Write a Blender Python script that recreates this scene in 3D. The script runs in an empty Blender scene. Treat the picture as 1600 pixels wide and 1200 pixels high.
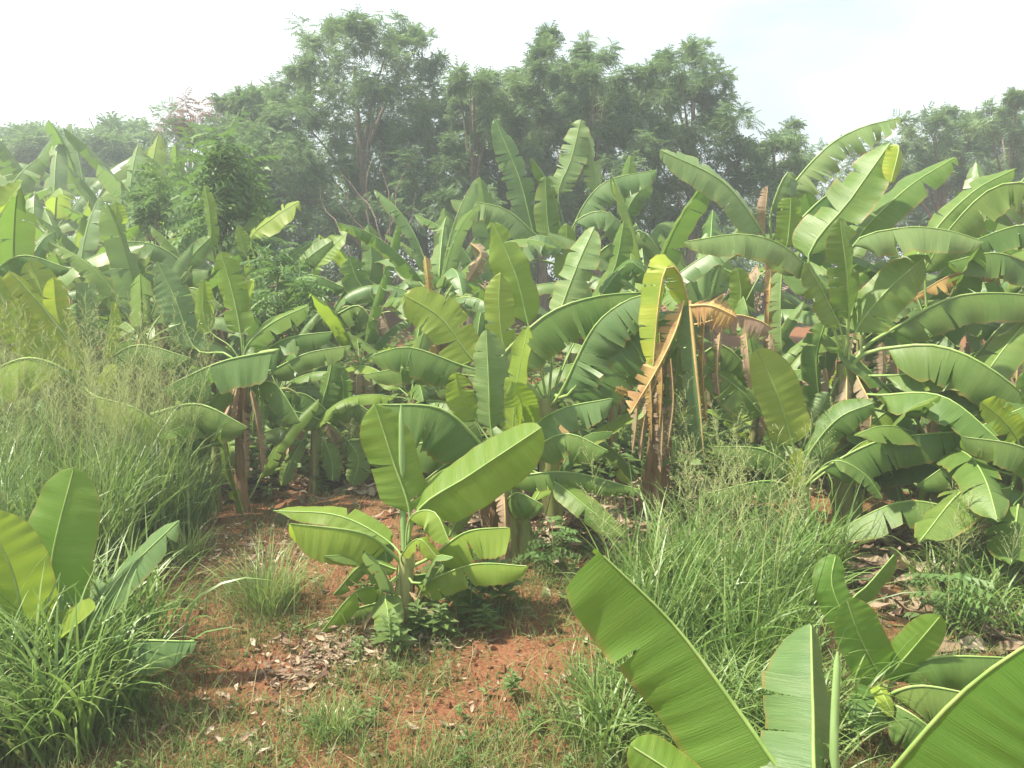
import bpy, math, random
import numpy as np
from mathutils import Vector

sc = bpy.context.scene
COL = sc.collection
R = math.radians
rng = np.random.default_rng(7)
rnd = random.Random(11)

# ------------------------------------------------------------------ camera
FPX, PITCH, CH, HY = 1209.0, math.atan(180 / 1209.0), 2.3, 420
cam_data = bpy.data.cameras.new("camera")
cam = bpy.data.objects.new("camera", cam_data)
COL.objects.link(cam)
cam.location = (0, 0, CH)
cam.rotation_euler = (math.pi / 2 - PITCH, 0, 0)
cam_data.sensor_fit = 'HORIZONTAL'
cam_data.sensor_width = 36
cam_data.lens = 36 * FPX / 1600
cam_data.clip_start = 0.05
cam_data.clip_end = 2000
sc.camera = cam

# ------------------------------------------------------------------ sky, sun, exposure
SUN_EL, SUN_AZ = R(60), R(-98)           # azimuth from +Y (into the picture) towards +X; the sun stands high on the left, a little behind the camera
world = bpy.data.worlds.new("World")
sc.world = world
world.use_nodes = True
wn, wl = world.node_tree.nodes, world.node_tree.links
wn.clear()
w_out = wn.new('ShaderNodeOutputWorld')
w_bg = wn.new('ShaderNodeBackground')
w_bg.inputs['Strength'].default_value = 0.056
w_sky = wn.new('ShaderNodeTexSky')
w_sky.sky_type = 'NISHITA'
w_sky.sun_disc = False
w_sky.sun_elevation = SUN_EL
w_sky.sun_rotation = SUN_AZ
w_sky.dust_density = 2.0
w_tc = wn.new('ShaderNodeTexCoord')
w_map = wn.new('ShaderNodeMapping')
w_map.inputs['Scale'].default_value = (1.0, 1.0, 2.6)
w_map.inputs['Location'].default_value = (0.35, 0.1, 0.2)
w_noise = wn.new('ShaderNodeTexNoise')
w_noise.inputs['Scale'].default_value = 2.2
w_noise.inputs['Detail'].default_value = 6
w_noise.inputs['Roughness'].default_value = 0.5
w_ramp = wn.new('ShaderNodeValToRGB')
w_ramp.color_ramp.elements[0].position = 0.36
w_ramp.color_ramp.elements[0].color = (0.42, 0.42, 0.42, 1)
w_ramp.color_ramp.elements[1].position = 0.60
w_ramp.color_ramp.elements[1].color = (0.97, 0.97, 0.97, 1)
w_mix = wn.new('ShaderNodeMixRGB')
w_mix.inputs[2].default_value = (8.9, 9.9, 10.1, 1)
wl.new(w_tc.outputs['Generated'], w_map.inputs['Vector'])
wl.new(w_map.outputs[0], w_noise.inputs['Vector'])
wl.new(w_noise.outputs['Fac'], w_ramp.inputs[0])
wl.new(w_ramp.outputs[0], w_mix.inputs[0])
wl.new(w_sky.outputs[0], w_mix.inputs[1])
wl.new(w_mix.outputs[0], w_bg.inputs['Color'])
wl.new(w_bg.outputs[0], w_out.inputs['Surface'])

sun_data = bpy.data.lights.new("sun", 'SUN')
sun_data.energy = 5.0
sun_data.angle = R(2.0)
sun_data.color = (1.0, 0.93, 0.80)
sun = bpy.data.objects.new("sun", sun_data)
COL.objects.link(sun)
sd = Vector((math.sin(SUN_AZ) * math.cos(SUN_EL), math.cos(SUN_AZ) * math.cos(SUN_EL), math.sin(SUN_EL)))
sun.rotation_euler = sd.to_track_quat('Z', 'Y').to_euler()

sc.view_settings.view_transform = 'Standard'
sc.view_settings.look = 'None'
sc.view_settings.exposure = 1.3
sc.view_settings.gamma = 1
sc.view_settings.use_curve_mapping = False
sc.render.engine = 'CYCLES'
sc.cycles.use_denoising = True
sc.cycles.max_bounces = 7
sc.cycles.diffuse_bounces = 3
sc.cycles.glossy_bounces = 2
sc.cycles.transmission_bounces = 4
sc.cycles.volume_bounces = 1
sc.cycles.caustics_reflective = False
sc.cycles.caustics_refractive = False

HAZE_DENSITY = 0.0062

# ------------------------------------------------------------------ geometry of the place
def gz(x, y):
    x = np.asarray(x, float); y = np.asarray(y, float)
    s = np.clip((y - 9) / 16, 0, 1)
    rise = (s * s * (3 - 2 * s)) * np.where(x < 0, 1.3, 1.3 - 0.7 * np.clip(x / 4, 0, 1))
    b = (0.035 * np.sin(x * 1.7 + 0.6) * np.cos(y * 1.3) + 0.022 * np.sin(x * 3.9 + y * 2.7)
         + 0.012 * np.sin(x * 9.1 - y * 6.3) * np.sin(y * 8.2 + x * 2) + 0.006 * np.sin(x * 21 + y * 17) * np.sin(y * 23 - x * 9))
    return rise + b

def ray(px, py):
    u = (px - 800) / FPX; v = -(py - 600) / FPX
    return np.array([u, math.cos(PITCH) + v * math.sin(PITCH), -math.sin(PITCH) + v * math.cos(PITCH)])

def P(px, py, d):
    r = ray(px, py)
    return np.array([0, 0, CH]) + r * (d / r[1])

def G(px, py):
    """the ground point seen at a pixel of the photograph"""
    r = ray(px, py); lo = 0.5
    for d in np.arange(0.5, 60, 0.05):
        p = np.array([0, 0, CH]) + r * (d / r[1])
        if p[2] <= gz(p[0], p[1]):
            return np.array([p[0], p[1], float(gz(p[0], p[1]))])
    return p

def ground_at(px, d):
    x = (px - 800) / FPX * d / math.cos(PITCH) * 0.985
    return np.array([x, d, float(gz(x, d))])

# ------------------------------------------------------------------ object helpers
def tag(o, label=None, cat=None, group=None, kind=None):
    if label: o['label'] = label
    if cat: o['category'] = cat
    if group: o['group'] = group
    if kind: o['kind'] = kind
    return o

def empty(name, loc):
    o = bpy.data.objects.new(name, None)
    o.empty_display_size = 0.1
    COL.objects.link(o); o.location = Vector(loc)
    return o

def mesh(name, V, F, mats, uv=None, tint=None, mi=None, smooth=True):
    me = bpy.data.meshes.new(name)
    V = np.asarray(V, np.float32).reshape(-1, 3)
    if isinstance(F, np.ndarray):
        k = F.shape[1]; n = len(F)
        me.vertices.add(len(V)); me.vertices.foreach_set('co', V.ravel())
        me.loops.add(n * k); me.loops.foreach_set('vertex_index', F.astype(np.int32).ravel())
        me.polygons.add(n)
        me.polygons.foreach_set('loop_start', np.arange(0, n * k, k, dtype=np.int32))
        me.polygons.foreach_set('loop_total', np.full(n, k, np.int32))
        me.update(calc_edges=True)
        li = F.ravel()
    else:
        me.from_pydata(V.tolist(), [], F)
        li = np.array([i for f in F for i in f])
    if uv is not None:
        l = me.uv_layers.new(name='UVMap')
        l.data.foreach_set('uv', np.asarray(uv, np.float32)[li].ravel())
    if tint is not None:
        a = me.attributes.new('tint', 'FLOAT', 'POINT')
        a.data.foreach_set('value', np.asarray(tint, np.float32))
    for m in (mats if isinstance(mats, (list, tuple)) else [mats]):
        me.materials.append(m)
    if mi is not None:
        me.polygons.foreach_set('material_index', np.asarray(mi, np.int32))
    me.polygons.foreach_set('use_smooth', np.full(len(me.polygons), smooth))
    me.update()
    return me

def link(name, me, parent=None, loc=(0, 0, 0)):
    o = bpy.data.objects.new(name, me)
    COL.objects.link(o)
    if parent is not None: o.parent = parent
    o.location = Vector([float(c) for c in loc])
    return o

def copy_tree(o, parent=None):
    c = o.copy(); COL.objects.link(c)
    if parent is not None: c.parent = parent
    for ch in list(o.children): copy_tree(ch, c)
    return c

# ------------------------------------------------------------------ materials
def new_mat(name):
    m = bpy.data.materials.new(name); m.use_nodes = True
    m.node_tree.nodes.clear()
    return m, m.node_tree.nodes, m.node_tree.links

def N(nodes, t, **kw):
    n = nodes.new(t)
    for k, v in kw.items():
        if k.startswith('i_'): n.inputs[k[2:].replace('_', ' ')].default_value = v
        else: setattr(n, k, v)
    return n

def mixc(nodes, links, fac, a, b, mode='MIX'):
    n = nodes.new('ShaderNodeMixRGB'); n.blend_type = mode
    for i, s in ((0, fac), (1, a), (2, b)):
        if hasattr(s, 'links'): links.new(s, n.inputs[i])
        elif isinstance(s, (int, float)): n.inputs[i].default_value = s
        else: n.inputs[i].default_value = (*s, 1)
    return n.outputs[0]

def maprange(nodes, links, src, a, b, c=0.0, d=1.0):
    n = nodes.new('ShaderNodeMapRange')
    links.new(src, n.inputs[0])
    for i, v in zip((1, 2, 3, 4), (a, b, c, d)): n.inputs[i].default_value = v
    return n.outputs[0]

def leaf_material(name, dark, light, trans, under, tr=0.38, edge=(0.30, 0.22, 0.06), edge_amt=0.5, rough=0.42, patch=None, patch_amt=0.0, coat=0.35, vein=(70, 1.3)):
    m, n, l = new_mat(name)
    uv = N(n, 'ShaderNodeUVMap')
    sep = N(n, 'ShaderNodeSeparateXYZ'); l.new(uv.outputs[0], sep.inputs[0])
    oi = N(n, 'ShaderNodeObjectInfo')
    mp = N(n, 'ShaderNodeMapping'); mp.inputs['Scale'].default_value = (*vein, 1)
    l.new(uv.outputs[0], mp.inputs['Vector'])
    addv = N(n, 'ShaderNodeVectorMath', operation='ADD'); l.new(mp.outputs[0], addv.inputs[0])
    comb = N(n, 'ShaderNodeCombineXYZ')
    mul = N(n, 'ShaderNodeMath', operation='MULTIPLY'); l.new(oi.outputs['Random'], mul.inputs[0]); mul.inputs[1].default_value = 57
    l.new(mul.outputs[0], comb.inputs[0]); l.new(mul.outputs[0], comb.inputs[2]); l.new(comb.outputs[0], addv.inputs[1])
    st = N(n, 'ShaderNodeTexNoise', i_Scale=1.0, i_Detail=4.0, i_Roughness=0.65); l.new(addv.outputs[0], st.inputs['Vector'])
    tc = N(n, 'ShaderNodeTexCoord')
    big = N(n, 'ShaderNodeTexNoise', i_Scale=3.0, i_Detail=3.0); l.new(tc.outputs['Object'], big.inputs['Vector'])
    f1 = maprange(n, l, st.outputs['Fac'], 0.3, 0.7)
    f2 = maprange(n, l, big.outputs['Fac'], 0.3, 0.7)
    avg = N(n, 'ShaderNodeMath', operation='ADD'); l.new(f1, avg.inputs[0]); l.new(f2, avg.inputs[1])
    hf = N(n, 'ShaderNodeMath', operation='MULTIPLY'); l.new(avg.outputs[0], hf.inputs[0]); hf.inputs[1].default_value = 0.5
    col = mixc(n, l, hf.outputs[0], dark, light)
    # towards the margin the blade yellows and dries in patches
    en = N(n, 'ShaderNodeTexNoise', i_Scale=9.0, i_Detail=3.0); l.new(tc.outputs['Object'], en.inputs['Vector'])
    ea = N(n, 'ShaderNodeMath', operation='MULTIPLY_ADD'); l.new(en.outputs['Fac'], ea.inputs[0]); ea.inputs[1].default_value = 0.22; l.new(sep.outputs['Y'], ea.inputs[2])
    ef = maprange(n, l, ea.outputs[0], 1.02, 1.12, 0.0, edge_amt)
    col = mixc(n, l, ef, col, edge)
    if patch is not None:
        pn = N(n, 'ShaderNodeTexNoise', i_Scale=4.0, i_Detail=4.0); l.new(addv.outputs[0], pn.inputs['Vector'])
        pn.inputs['Scale'].default_value = 0.12
        pf = maprange(n, l, pn.outputs['Fac'], 0.45, 0.62, 0.0, patch_amt)
        col = mixc(n, l, pf, col, patch)
    hsv = N(n, 'ShaderNodeHueSaturation'); l.new(col, hsv.inputs['Color'])
    l.new(maprange(n, l, oi.outputs['Random'], 0, 1, 0.482, 0.512), hsv.inputs['Hue'])
    l.new(maprange(n, l, oi.outputs['Random'], 0, 1, 1.15, 0.82), hsv.inputs['Value'])
    geo = N(n, 'ShaderNodeNewGeometry')
    ucol = mixc(n, l, 0.75, hsv.outputs[0], under)
    fcol = mixc(n, l, geo.outputs['Backfacing'], hsv.outputs[0], ucol)
    bs = N(n, 'ShaderNodeBump', i_Strength=0.6, i_Distance=0.006)
    l.new(st.outputs['Fac'], bs.inputs['Height'])
    pb = N(n, 'ShaderNodeBsdfPrincipled')
    pb.inputs['Roughness'].default_value = rough
    pb.inputs['Specular IOR Level'].default_value = coat
    l.new(fcol, pb.inputs['Base Color']); l.new(bs.outputs[0], pb.inputs['Normal'])
    tb = N(n, 'ShaderNodeBsdfTranslucent')
    tcol = mixc(n, l, ef, trans, edge)
    tcol = mixc(n, l, 0.35, tcol, hsv.outputs[0])
    l.new(tcol, tb.inputs['Color'])
    mx = N(n, 'ShaderNodeMixShader'); mx.inputs[0].default_value = tr
    l.new(pb.outputs[0], mx.inputs[1]); l.new(tb.outputs[0], mx.inputs[2])
    out = N(n, 'ShaderNodeOutputMaterial'); l.new(mx.outputs[0], out.inputs['Surface'])
    return m

def ramp_material(name, cols, rough=0.7, tr=0.0, trans=None, scale=(1, 1, 1), nscale=6.0, bump=0.0, attr=True, spec=0.3, dist=0.01):
    """colour from the 'tint' attribute (or noise) through a ramp; optional translucency"""
    m, n, l = new_mat(name)
    tc = N(n, 'ShaderNodeTexCoord')
    mp = N(n, 'ShaderNodeMapping'); mp.inputs['Scale'].default_value = scale; l.new(tc.outputs['Object'], mp.inputs['Vector'])
    no = N(n, 'ShaderNodeTexNoise', i_Scale=nscale, i_Detail=5.0, i_Roughness=0.6); l.new(mp.outputs[0], no.inputs['Vector'])
    if attr:
        at = N(n, 'ShaderNodeAttribute', attribute_name='tint')
        ad = N(n, 'ShaderNodeMath', operation='MULTIPLY_ADD'); l.new(no.outputs['Fac'], ad.inputs[0]); ad.inputs[1].default_value = 0.3
        sb = N(n, 'ShaderNodeMath', operation='SUBTRACT'); l.new(at.outputs['Fac'], sb.inputs[0]); sb.inputs[1].default_value = 0.15
        l.new(sb.outputs[0], ad.inputs[2]); src = ad.outputs[0]
    else:
        src = maprange(n, l, no.outputs['Fac'], 0.25, 0.75)
    rp = N(n, 'ShaderNodeValToRGB')
    e = rp.color_ramp.elements
    while len(e) < len(cols): e.new(0.5)
    for i, c in enumerate(cols):
        e[i].position = i / (len(cols) - 1); e[i].color = (*c, 1)
    l.new(src, rp.inputs[0])
    pb = N(n, 'ShaderNodeBsdfPrincipled'); pb.inputs['Roughness'].default_value = rough
    pb.inputs['Specular IOR Level'].default_value = spec
    l.new(rp.outputs[0], pb.inputs['Base Color'])
    if bump:
        bn = N(n, 'ShaderNodeBump', i_Strength=bump, i_Distance=dist); l.new(no.outputs['Fac'], bn.inputs['Height']); l.new(bn.outputs[0], pb.inputs['Normal'])
    out = N(n, 'ShaderNodeOutputMaterial')
    if tr:
        tb = N(n, 'ShaderNodeBsdfTranslucent')
        l.new(mixc(n, l, 0.5, rp.outputs[0], trans), tb.inputs['Color'])
        mx = N(n, 'ShaderNodeMixShader'); mx.inputs[0].default_value = tr
        l.new(pb.outputs[0], mx.inputs[1]); l.new(tb.outputs[0], mx.inputs[2]); l.new(mx.outputs[0], out.inputs['Surface'])
    else:
        l.new(pb.outputs[0], out.inputs['Surface'])
    return m

M = {}
M['mature'] = leaf_material('mature_leaf', (0.072, 0.155, 0.028), (0.165, 0.260, 0.060), (0.20, 0.36, 0.035), (0.14, 0.24, 0.10), tr=0.38, edge_amt=0.8, patch=(0.20, 0.26, 0.06), patch_amt=0.2)
M['young'] = leaf_material('young_leaf', (0.150, 0.250, 0.034), (0.255, 0.365, 0.058), (0.36, 0.50, 0.03), (0.20, 0.32, 0.08), tr=0.47, edge_amt=0.5, patch=(0.27, 0.33, 0.05), patch_amt=0.35)
M['pale'] = leaf_material('pale_leaf', (0.105, 0.195, 0.062), (0.20, 0.305, 0.11), (0.22, 0.34, 0.08), (0.19, 0.28, 0.16), tr=0.36, rough=0.38, edge_amt=0.8, patch=(0.24, 0.28, 0.10), patch_amt=0.2)
M['fresh'] = leaf_material('fresh_leaf', (0.105, 0.222, 0.030), (0.140, 0.268, 0.042), (0.26, 0.46, 0.03), (0.15, 0.28, 0.07), tr=0.42, edge_amt=0.6, vein=(190, 1.6), patch=(0.20, 0.30, 0.06), patch_amt=0.25)
M['yellow'] = leaf_material('yellowing_leaf', (0.19, 0.32, 0.035), (0.31, 0.42, 0.05), (0.42, 0.54, 0.04), (0.32, 0.38, 0.07), tr=0.45, patch=(0.46, 0.44, 0.05), patch_amt=0.4)
M['dying'] = leaf_material('dying_leaf', (0.40, 0.27, 0.075), (0.52, 0.40, 0.15), (0.52, 0.36, 0.08), (0.42, 0.28, 0.10), tr=0.35, edge=(0.22, 0.13, 0.06), edge_amt=0.9, patch=(0.30, 0.17, 0.07), patch_amt=0.8, rough=0.6)
M['dry'] = leaf_material('dry_leaf', (0.24, 0.165, 0.10), (0.46, 0.36, 0.25), (0.42, 0.30, 0.18), (0.38, 0.29, 0.20), tr=0.22, edge=(0.14, 0.09, 0.05), edge_amt=0.8, rough=0.75, coat=0.15)
M['rib'] = ramp_material('leaf_midrib', [(0.14, 0.25, 0.05), (0.23, 0.34, 0.09), (0.34, 0.41, 0.17)], rough=0.5, attr=False, nscale=7, scale=(1, 1, 1))
M['rolled'] = ramp_material('rolled_leaf', [(0.16, 0.27, 0.09), (0.22, 0.34, 0.12), (0.27, 0.38, 0.16)], rough=0.4, attr=False, scale=(8, 8, 1), nscale=2)
M['rib_dry'] = ramp_material('dry_midrib', [(0.30, 0.20, 0.09), (0.48, 0.36, 0.14), (0.42, 0.30, 0.15)], rough=0.6, attr=False, nscale=5)
M['stem'] = ramp_material('banana_stem', [(0.10, 0.055, 0.03), (0.20, 0.20, 0.07), (0.25, 0.29, 0.10), (0.14, 0.17, 0.06)], rough=0.5, attr=False, scale=(9, 9, 0.9), nscale=1.6, bump=0.5)
M['stem_young'] = ramp_material('young_stem', [(0.20, 0.22, 0.07), (0.30, 0.34, 0.12), (0.38, 0.38, 0.16), (0.22, 0.17, 0.08)], rough=0.45, attr=False, scale=(12, 12, 1.2), nscale=1.6, bump=0.4)
M['stem_brown'] = ramp_material('brown_sheath', [(0.07, 0.035, 0.02), (0.19, 0.10, 0.05), (0.30, 0.19, 0.10), (0.13, 0.075, 0.04)], rough=0.75, attr=False, scale=(10, 10, 0.8), nscale=1.8, bump=0.8)
M['fruit'] = ramp_material('green_fruit', [(0.09, 0.18, 0.03), (0.17, 0.27, 0.05)], rough=0.4, attr=False, nscale=9)
M['bark'] = ramp_material('tree_bark', [(0.07, 0.05, 0.04), (0.17, 0.13, 0.10), (0.26, 0.20, 0.16)], rough=0.9, attr=False, scale=(6, 6, 1.2), nscale=2.5, bump=0.7)
M['twig'] = ramp_material('bare_wood', [(0.20, 0.13, 0.10), (0.34, 0.25, 0.20)], rough=0.9, attr=False, nscale=5)
M['crown'] = ramp_material('feathery_foliage', [(0.07, 0.125, 0.055), (0.115, 0.19, 0.08), (0.165, 0.25, 0.105), (0.22, 0.30, 0.13)], rough=0.55, tr=0.36, trans=(0.20, 0.33, 0.08), nscale=1.0)
M['crown_light'] = ramp_material('light_feathery_foliage', [(0.09, 0.165, 0.05), (0.13, 0.225, 0.065), (0.18, 0.28, 0.085)], rough=0.5, tr=0.35, trans=(0.18, 0.32, 0.05), nscale=1.2)
M['crown_rust'] = ramp_material('rusty_foliage', [(0.13, 0.10, 0.07), (0.24, 0.13, 0.10), (0.30, 0.16, 0.13)], rough=0.6, tr=0.3, trans=(0.25, 0.18, 0.1), nscale=1.2)
M['grass'] = ramp_material('tall_grass', [(0.10, 0.19, 0.035), (0.16, 0.26, 0.06), (0.23, 0.32, 0.10), (0.36, 0.35, 0.17)], rough=0.4, tr=0.38, trans=(0.20, 0.32, 0.05), nscale=1.5, spec=0.5)
M['seed'] = ramp_material('grass_seed_heads', [(0.21, 0.29, 0.09), (0.30, 0.36, 0.14), (0.40, 0.39, 0.20)], rough=0.6, tr=0.4, trans=(0.32, 0.36, 0.12), nscale=3)
M['turf'] = ramp_material('short_grass', [(0.07, 0.13, 0.03), (0.12, 0.19, 0.045), (0.20, 0.24, 0.08), (0.38, 0.32, 0.16)], rough=0.55, tr=0.35, trans=(0.22, 0.32, 0.06), nscale=2)
M['weed'] = ramp_material('weed_leaves', [(0.09, 0.15, 0.045), (0.14, 0.21, 0.065), (0.20, 0.26, 0.09)], rough=0.5, tr=0.42, trans=(0.24, 0.38, 0.06), nscale=4)
M['litter'] = ramp_material('leaf_litter', [(0.09, 0.055, 0.038), (0.19, 0.125, 0.08), (0.30, 0.22, 0.15), (0.42, 0.35, 0.26)], rough=0.8, tr=0.12, trans=(0.35, 0.24, 0.12), nscale=9)

# soil
m, n, l = new_mat('red_soil')
tc = N(n, 'ShaderNodeTexCoord')
n1 = N(n, 'ShaderNodeTexNoise', i_Scale=0.9, i_Detail=6.0, i_Roughness=0.6); l.new(tc.outputs['Object'], n1.inputs['Vector'])
n2 = N(n, 'ShaderNodeTexNoise', i_Scale=28.0, i_Detail=6.0, i_Roughness=0.7); l.new(tc.outputs['Object'], n2.inputs['Vector'])
n3 = N(n, 'ShaderNodeTexVoronoi', i_Scale=34.0); l.new(tc.outputs['Object'], n3.inputs['Vector'])
c1 = mixc(n, l, maprange(n, l, n1.outputs['Fac'], 0.3, 0.7), (0.19, 0.077, 0.036), (0.30, 0.125, 0.060))
c2 = mixc(n, l, maprange(n, l, n2.outputs['Fac'], 0.35, 0.75, 0, 0.75), c1, (0.28, 0.155, 0.09))
c2 = mixc(n, l, maprange(n, l, n2.outputs['Fac'], 0.40, 0.25, 0, 0.6), c2, (0.13, 0.055, 0.03))
ht = N(n, 'ShaderNodeMath', operation='MULTIPLY_ADD'); l.new(n3.outputs['Distance'], ht.inputs[0]); ht.inputs[1].default_value = -0.5; l.new(n2.outputs['Fac'], ht.inputs[2])
b = N(n, 'ShaderNodeBump', i_Strength=1.0, i_Distance=0.045); l.new(ht.outputs[0], b.inputs['Height'])
pb = N(n, 'ShaderNodeBsdfPrincipled'); pb.inputs['Roughness'].default_value = 0.95; pb.inputs['Specular IOR Level'].default_value = 0.1
l.new(c2, pb.inputs['Base Color']); l.new(b.outputs[0], pb.inputs['Normal'])
o_ = N(n, 'ShaderNodeOutputMaterial'); l.new(pb.outputs[0], o_.inputs['Surface'])
M['soil'] = m

# ------------------------------------------------------------------ ground
xs = np.concatenate([-np.geomspace(90, 9, 16), np.arange(-8.5, 8.5, 0.07), np.geomspace(9, 90, 16)])
ys = np.concatenate([np.linspace(-60, 0.5, 10), np.arange(1.0, 11, 0.07), np.geomspace(11.2, 95, 34)])
X, Y = np.meshgrid(xs, ys)
Z = gz(X, Y)
V = np.stack([X, Y, Z], -1).reshape(-1, 3)
nx = len(xs); ii = (np.arange(len(ys) - 1)[:, None] * nx + np.arange(nx - 1)[None]).ravel()
F = np.stack([ii, ii + 1, ii + nx + 1, ii + nx], -1)
o = link('ground', mesh('ground', V, F, M['soil']))
tag(o, 'bare red laterite soil between the banana plants', kind='structure')

# ------------------------------------------------------------------ banana leaf
def catmull(pts, n):
    pts = np.asarray(pts, float)
    p = np.vstack([2 * pts[0] - pts[1], pts, 2 * pts[-1] - pts[-2]])
    out = []
    for i in range(1, len(p) - 2):
        t = np.linspace(0, 1, 24, endpoint=False)[:, None]
        out.append(0.5 * ((2 * p[i]) + (-p[i - 1] + p[i + 1]) * t + (2 * p[i - 1] - 5 * p[i] + 4 * p[i + 1] - p[i + 2]) * t ** 2
                          + (-p[i - 1] + 3 * p[i] - 3 * p[i + 1] + p[i + 2]) * t ** 3))
    out.append(pts[-1:]); c = np.vstack(out)
    s = np.concatenate([[0], np.cumsum(np.linalg.norm(np.diff(c, axis=0), axis=1))])
    return lambda q: np.stack([np.interp(np.asarray(q) * s[-1], s, c[:, k]) for k in range(3)], -1), s[-1]

def unit(v): return v / (np.linalg.norm(v, axis=-1, keepdims=True) + 1e-12)

def frames(curve, q, hint):
    eps = 1e-3
    T = unit(curve(np.clip(q + eps, 0, 1)) - curve(np.clip(q - eps, 0, 1)))
    mid = len(q) // 2
    Nn = np.zeros_like(T)
    h = np.asarray(hint, float)
    n0 = h - T[mid] * (h @ T[mid]); Nn[mid] = unit(n0)
    for rngi in (range(mid + 1, len(q)), range(mid - 1, -1, -1)):
        prev = Nn[mid]
        for i in rngi:
            v = prev - T[i] * (prev @ T[i]); prev = unit(v); Nn[i] = prev
    return T, Nn

def profile(s):
    base = np.sqrt(np.clip(1 - (1 - np.clip(s / 0.14, 0, 1)) ** 2, 0, 1)) ** 0.9
    tip = np.clip(1 - np.clip((s - 0.50) / 0.50, 0, 1) ** 2.8, 0, 1) ** 0.60
    return np.maximum(base * tip, 0.004)

def blade(curve, w, hint, fold=15., bend=25., tears=2, shred=1.0, wave=0.06, q0=0.0, q1=1.0, res=44, nc=4, r=None, sides=(1, 1), blunt=0.0, foldR=None, gapk=1.0):
    """one banana leaf blade: two halves hinged on the midrib, split into strips where wind has torn them"""
    r = r or rnd
    q = np.linspace(q0, q1, 161)
    T, Nn = frames(curve, q, hint); C = curve(q)
    L = np.linalg.norm(np.diff(C, axis=0), axis=1).sum()
    V, F, UV = [], [], []
    ph = r.uniform(0, 6.28); kw = r.uniform(2.2, 4.5) * max(0.6, L / 1.3)
    for sg, on in ((1, sides[0]), (-1, sides[1])):
        if not on: continue
        fd = fold if (sg > 0 or foldR is None) else foldR
        cuts = sorted(tears) if isinstance(tears, (list, tuple)) else sorted(r.uniform(0.06, 0.97) for _ in range(tears))
        cuts = [c for i, c in enumerate(cuts) if i == 0 or c - cuts[i - 1] > 0.018]
        edges = [0.0] + cuts + [1.0]
        wvj = r.uniform(0.85, 1.1) * on
        for a, bb in zip(edges[:-1], edges[1:]):
            m_ = max(2, int(round((bb - a) * res)))
            s = np.linspace(a, bb, m_ + 1); sc_ = 0.5 * (a + bb)
            v0 = r.uniform(0.0, 0.45) if tears else 1.0
            gap = (r.uniform(0.04, 0.24) if tears else 0) * min(shred, 1.2) * gapk
            if isinstance(tears, (list, tuple)): v0, gap = 0.5, 0.07
            dang = R(r.gauss(0, 15) * shred) if tears else 0.
            dfw = r.gauss(0, 0.10) * shred if tears else 0.
            cut = 1 - (r.uniform(0, 0.15) * shred * min(gapk, 2.2) if tears else 0)
            vv = np.linspace(0, 1, nc + 1)
            base_i = len(V)
            off = np.zeros((m_ + 1, 3)); prev_v = 0
            wid = 0.5 * w * profile(s) * cut * wvj * (1 if blunt == 0 else 1)
            if blunt:
                wid = 0.5 * w * profile(s * (1 - blunt)) * wvj
            for j, v in enumerate(vv):
                tt = max(0, v - v0) / (1 - v0) if v0 < 1 else 0
                se = s + (sc_ - s) * gap * tt
                idx = se * 160
                i0 = np.clip(np.floor(idx).astype(int), 0, 159); fr = (idx - i0)[:, None]
                Ps = C[i0] * (1 - fr) + C[i0 + 1] * fr
                Ts = unit(T[i0] * (1 - fr) + T[i0 + 1] * fr); Ns = unit(Nn[i0] * (1 - fr) + Nn[i0 + 1] * fr)
                S = np.cross(Ts, Ns) * sg
                if j:
                    vm = 0.5 * (v + prev_v)
                    ang = R(fd) + R(bend) * vm + dang * tt
                    ang = ang + wave * 2.2 * np.sin(kw * 6.28 * s + ph + sg) * vm
                    dv = (v - prev_v)
                    off = off + (S * np.cos(ang)[:, None] - Ns * np.sin(ang)[:, None] + Ts * (0.16 * (1 - s)[:, None] + 0.02 + dfw * tt)) * (wid * dv)[:, None]
                    rip = (wave * 0.12 * np.sin(kw * 9 * s + ph * 2) * v * v + 0.010 * np.sin(58 * s + 3 * np.sin(7 * s + ph)) * v ** 0.8) * w
                    pos = Ps + off + Ns * rip[:, None]
                else:
                    pos = Ps
                prev_v = v
                V.append(pos); UV.append(np.stack([se, np.full_like(se, v)], -1))
            k = m_ + 1
            b0 = sum(len(a_) for a_ in V[:base_i])
            for j in range(nc):
                for i in range(m_):
                    a0 = b0 + j * k + i
                    F.append((a0, a0 + 1, a0 + k + 1, a0 + k) if sg < 0 else (a0, a0 + k, a0 + k + 1, a0 + 1))
    return np.vstack(V), F, np.vstack(UV)

def tube_geo(P_, rad, k=6, squash=None, hint=None):
    P_ = np.asarray(P_, float); n_ = len(P_)
    T = unit(np.gradient(P_, axis=0))
    h = np.array([0.3, 0.9, 0.2]) if hint is None else np.asarray(hint, float)
    A = []
    prev = h - T[0] * (h @ T[0])
    if np.linalg.norm(prev) < 1e-3: prev = np.cross(T[0], [1, 0, 0.1])
    for i in range(n_):
        prev = unit(prev - T[i] * (prev @ T[i])); A.append(prev)
    A = np.array(A); B = np.cross(T, A)
    th = np.linspace(0, 2 * np.pi, k, endpoint=False)
    rad = np.asarray(rad, float).reshape(n_, -1)
    V = P_[:, None] + (A[:, None] * np.cos(th)[None, :, None] + B[:, None] * np.sin(th)[None, :, None]) * rad[..., None]
    V = V.reshape(-1, 3)
    i, j = np.meshgrid(np.arange(n_ - 1), np.arange(k), indexing='ij')
    F = np.stack([i * k + j, i * k + (j + 1) % k, (i + 1) * k + (j + 1) % k, (i + 1) * k + j], -1).reshape(-1, 4)
    return V, F

def hv(nv):
    """(right, up, towards the camera) -> world"""
    return np.array([nv[0], -nv[2], nv[1]], float)

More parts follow.
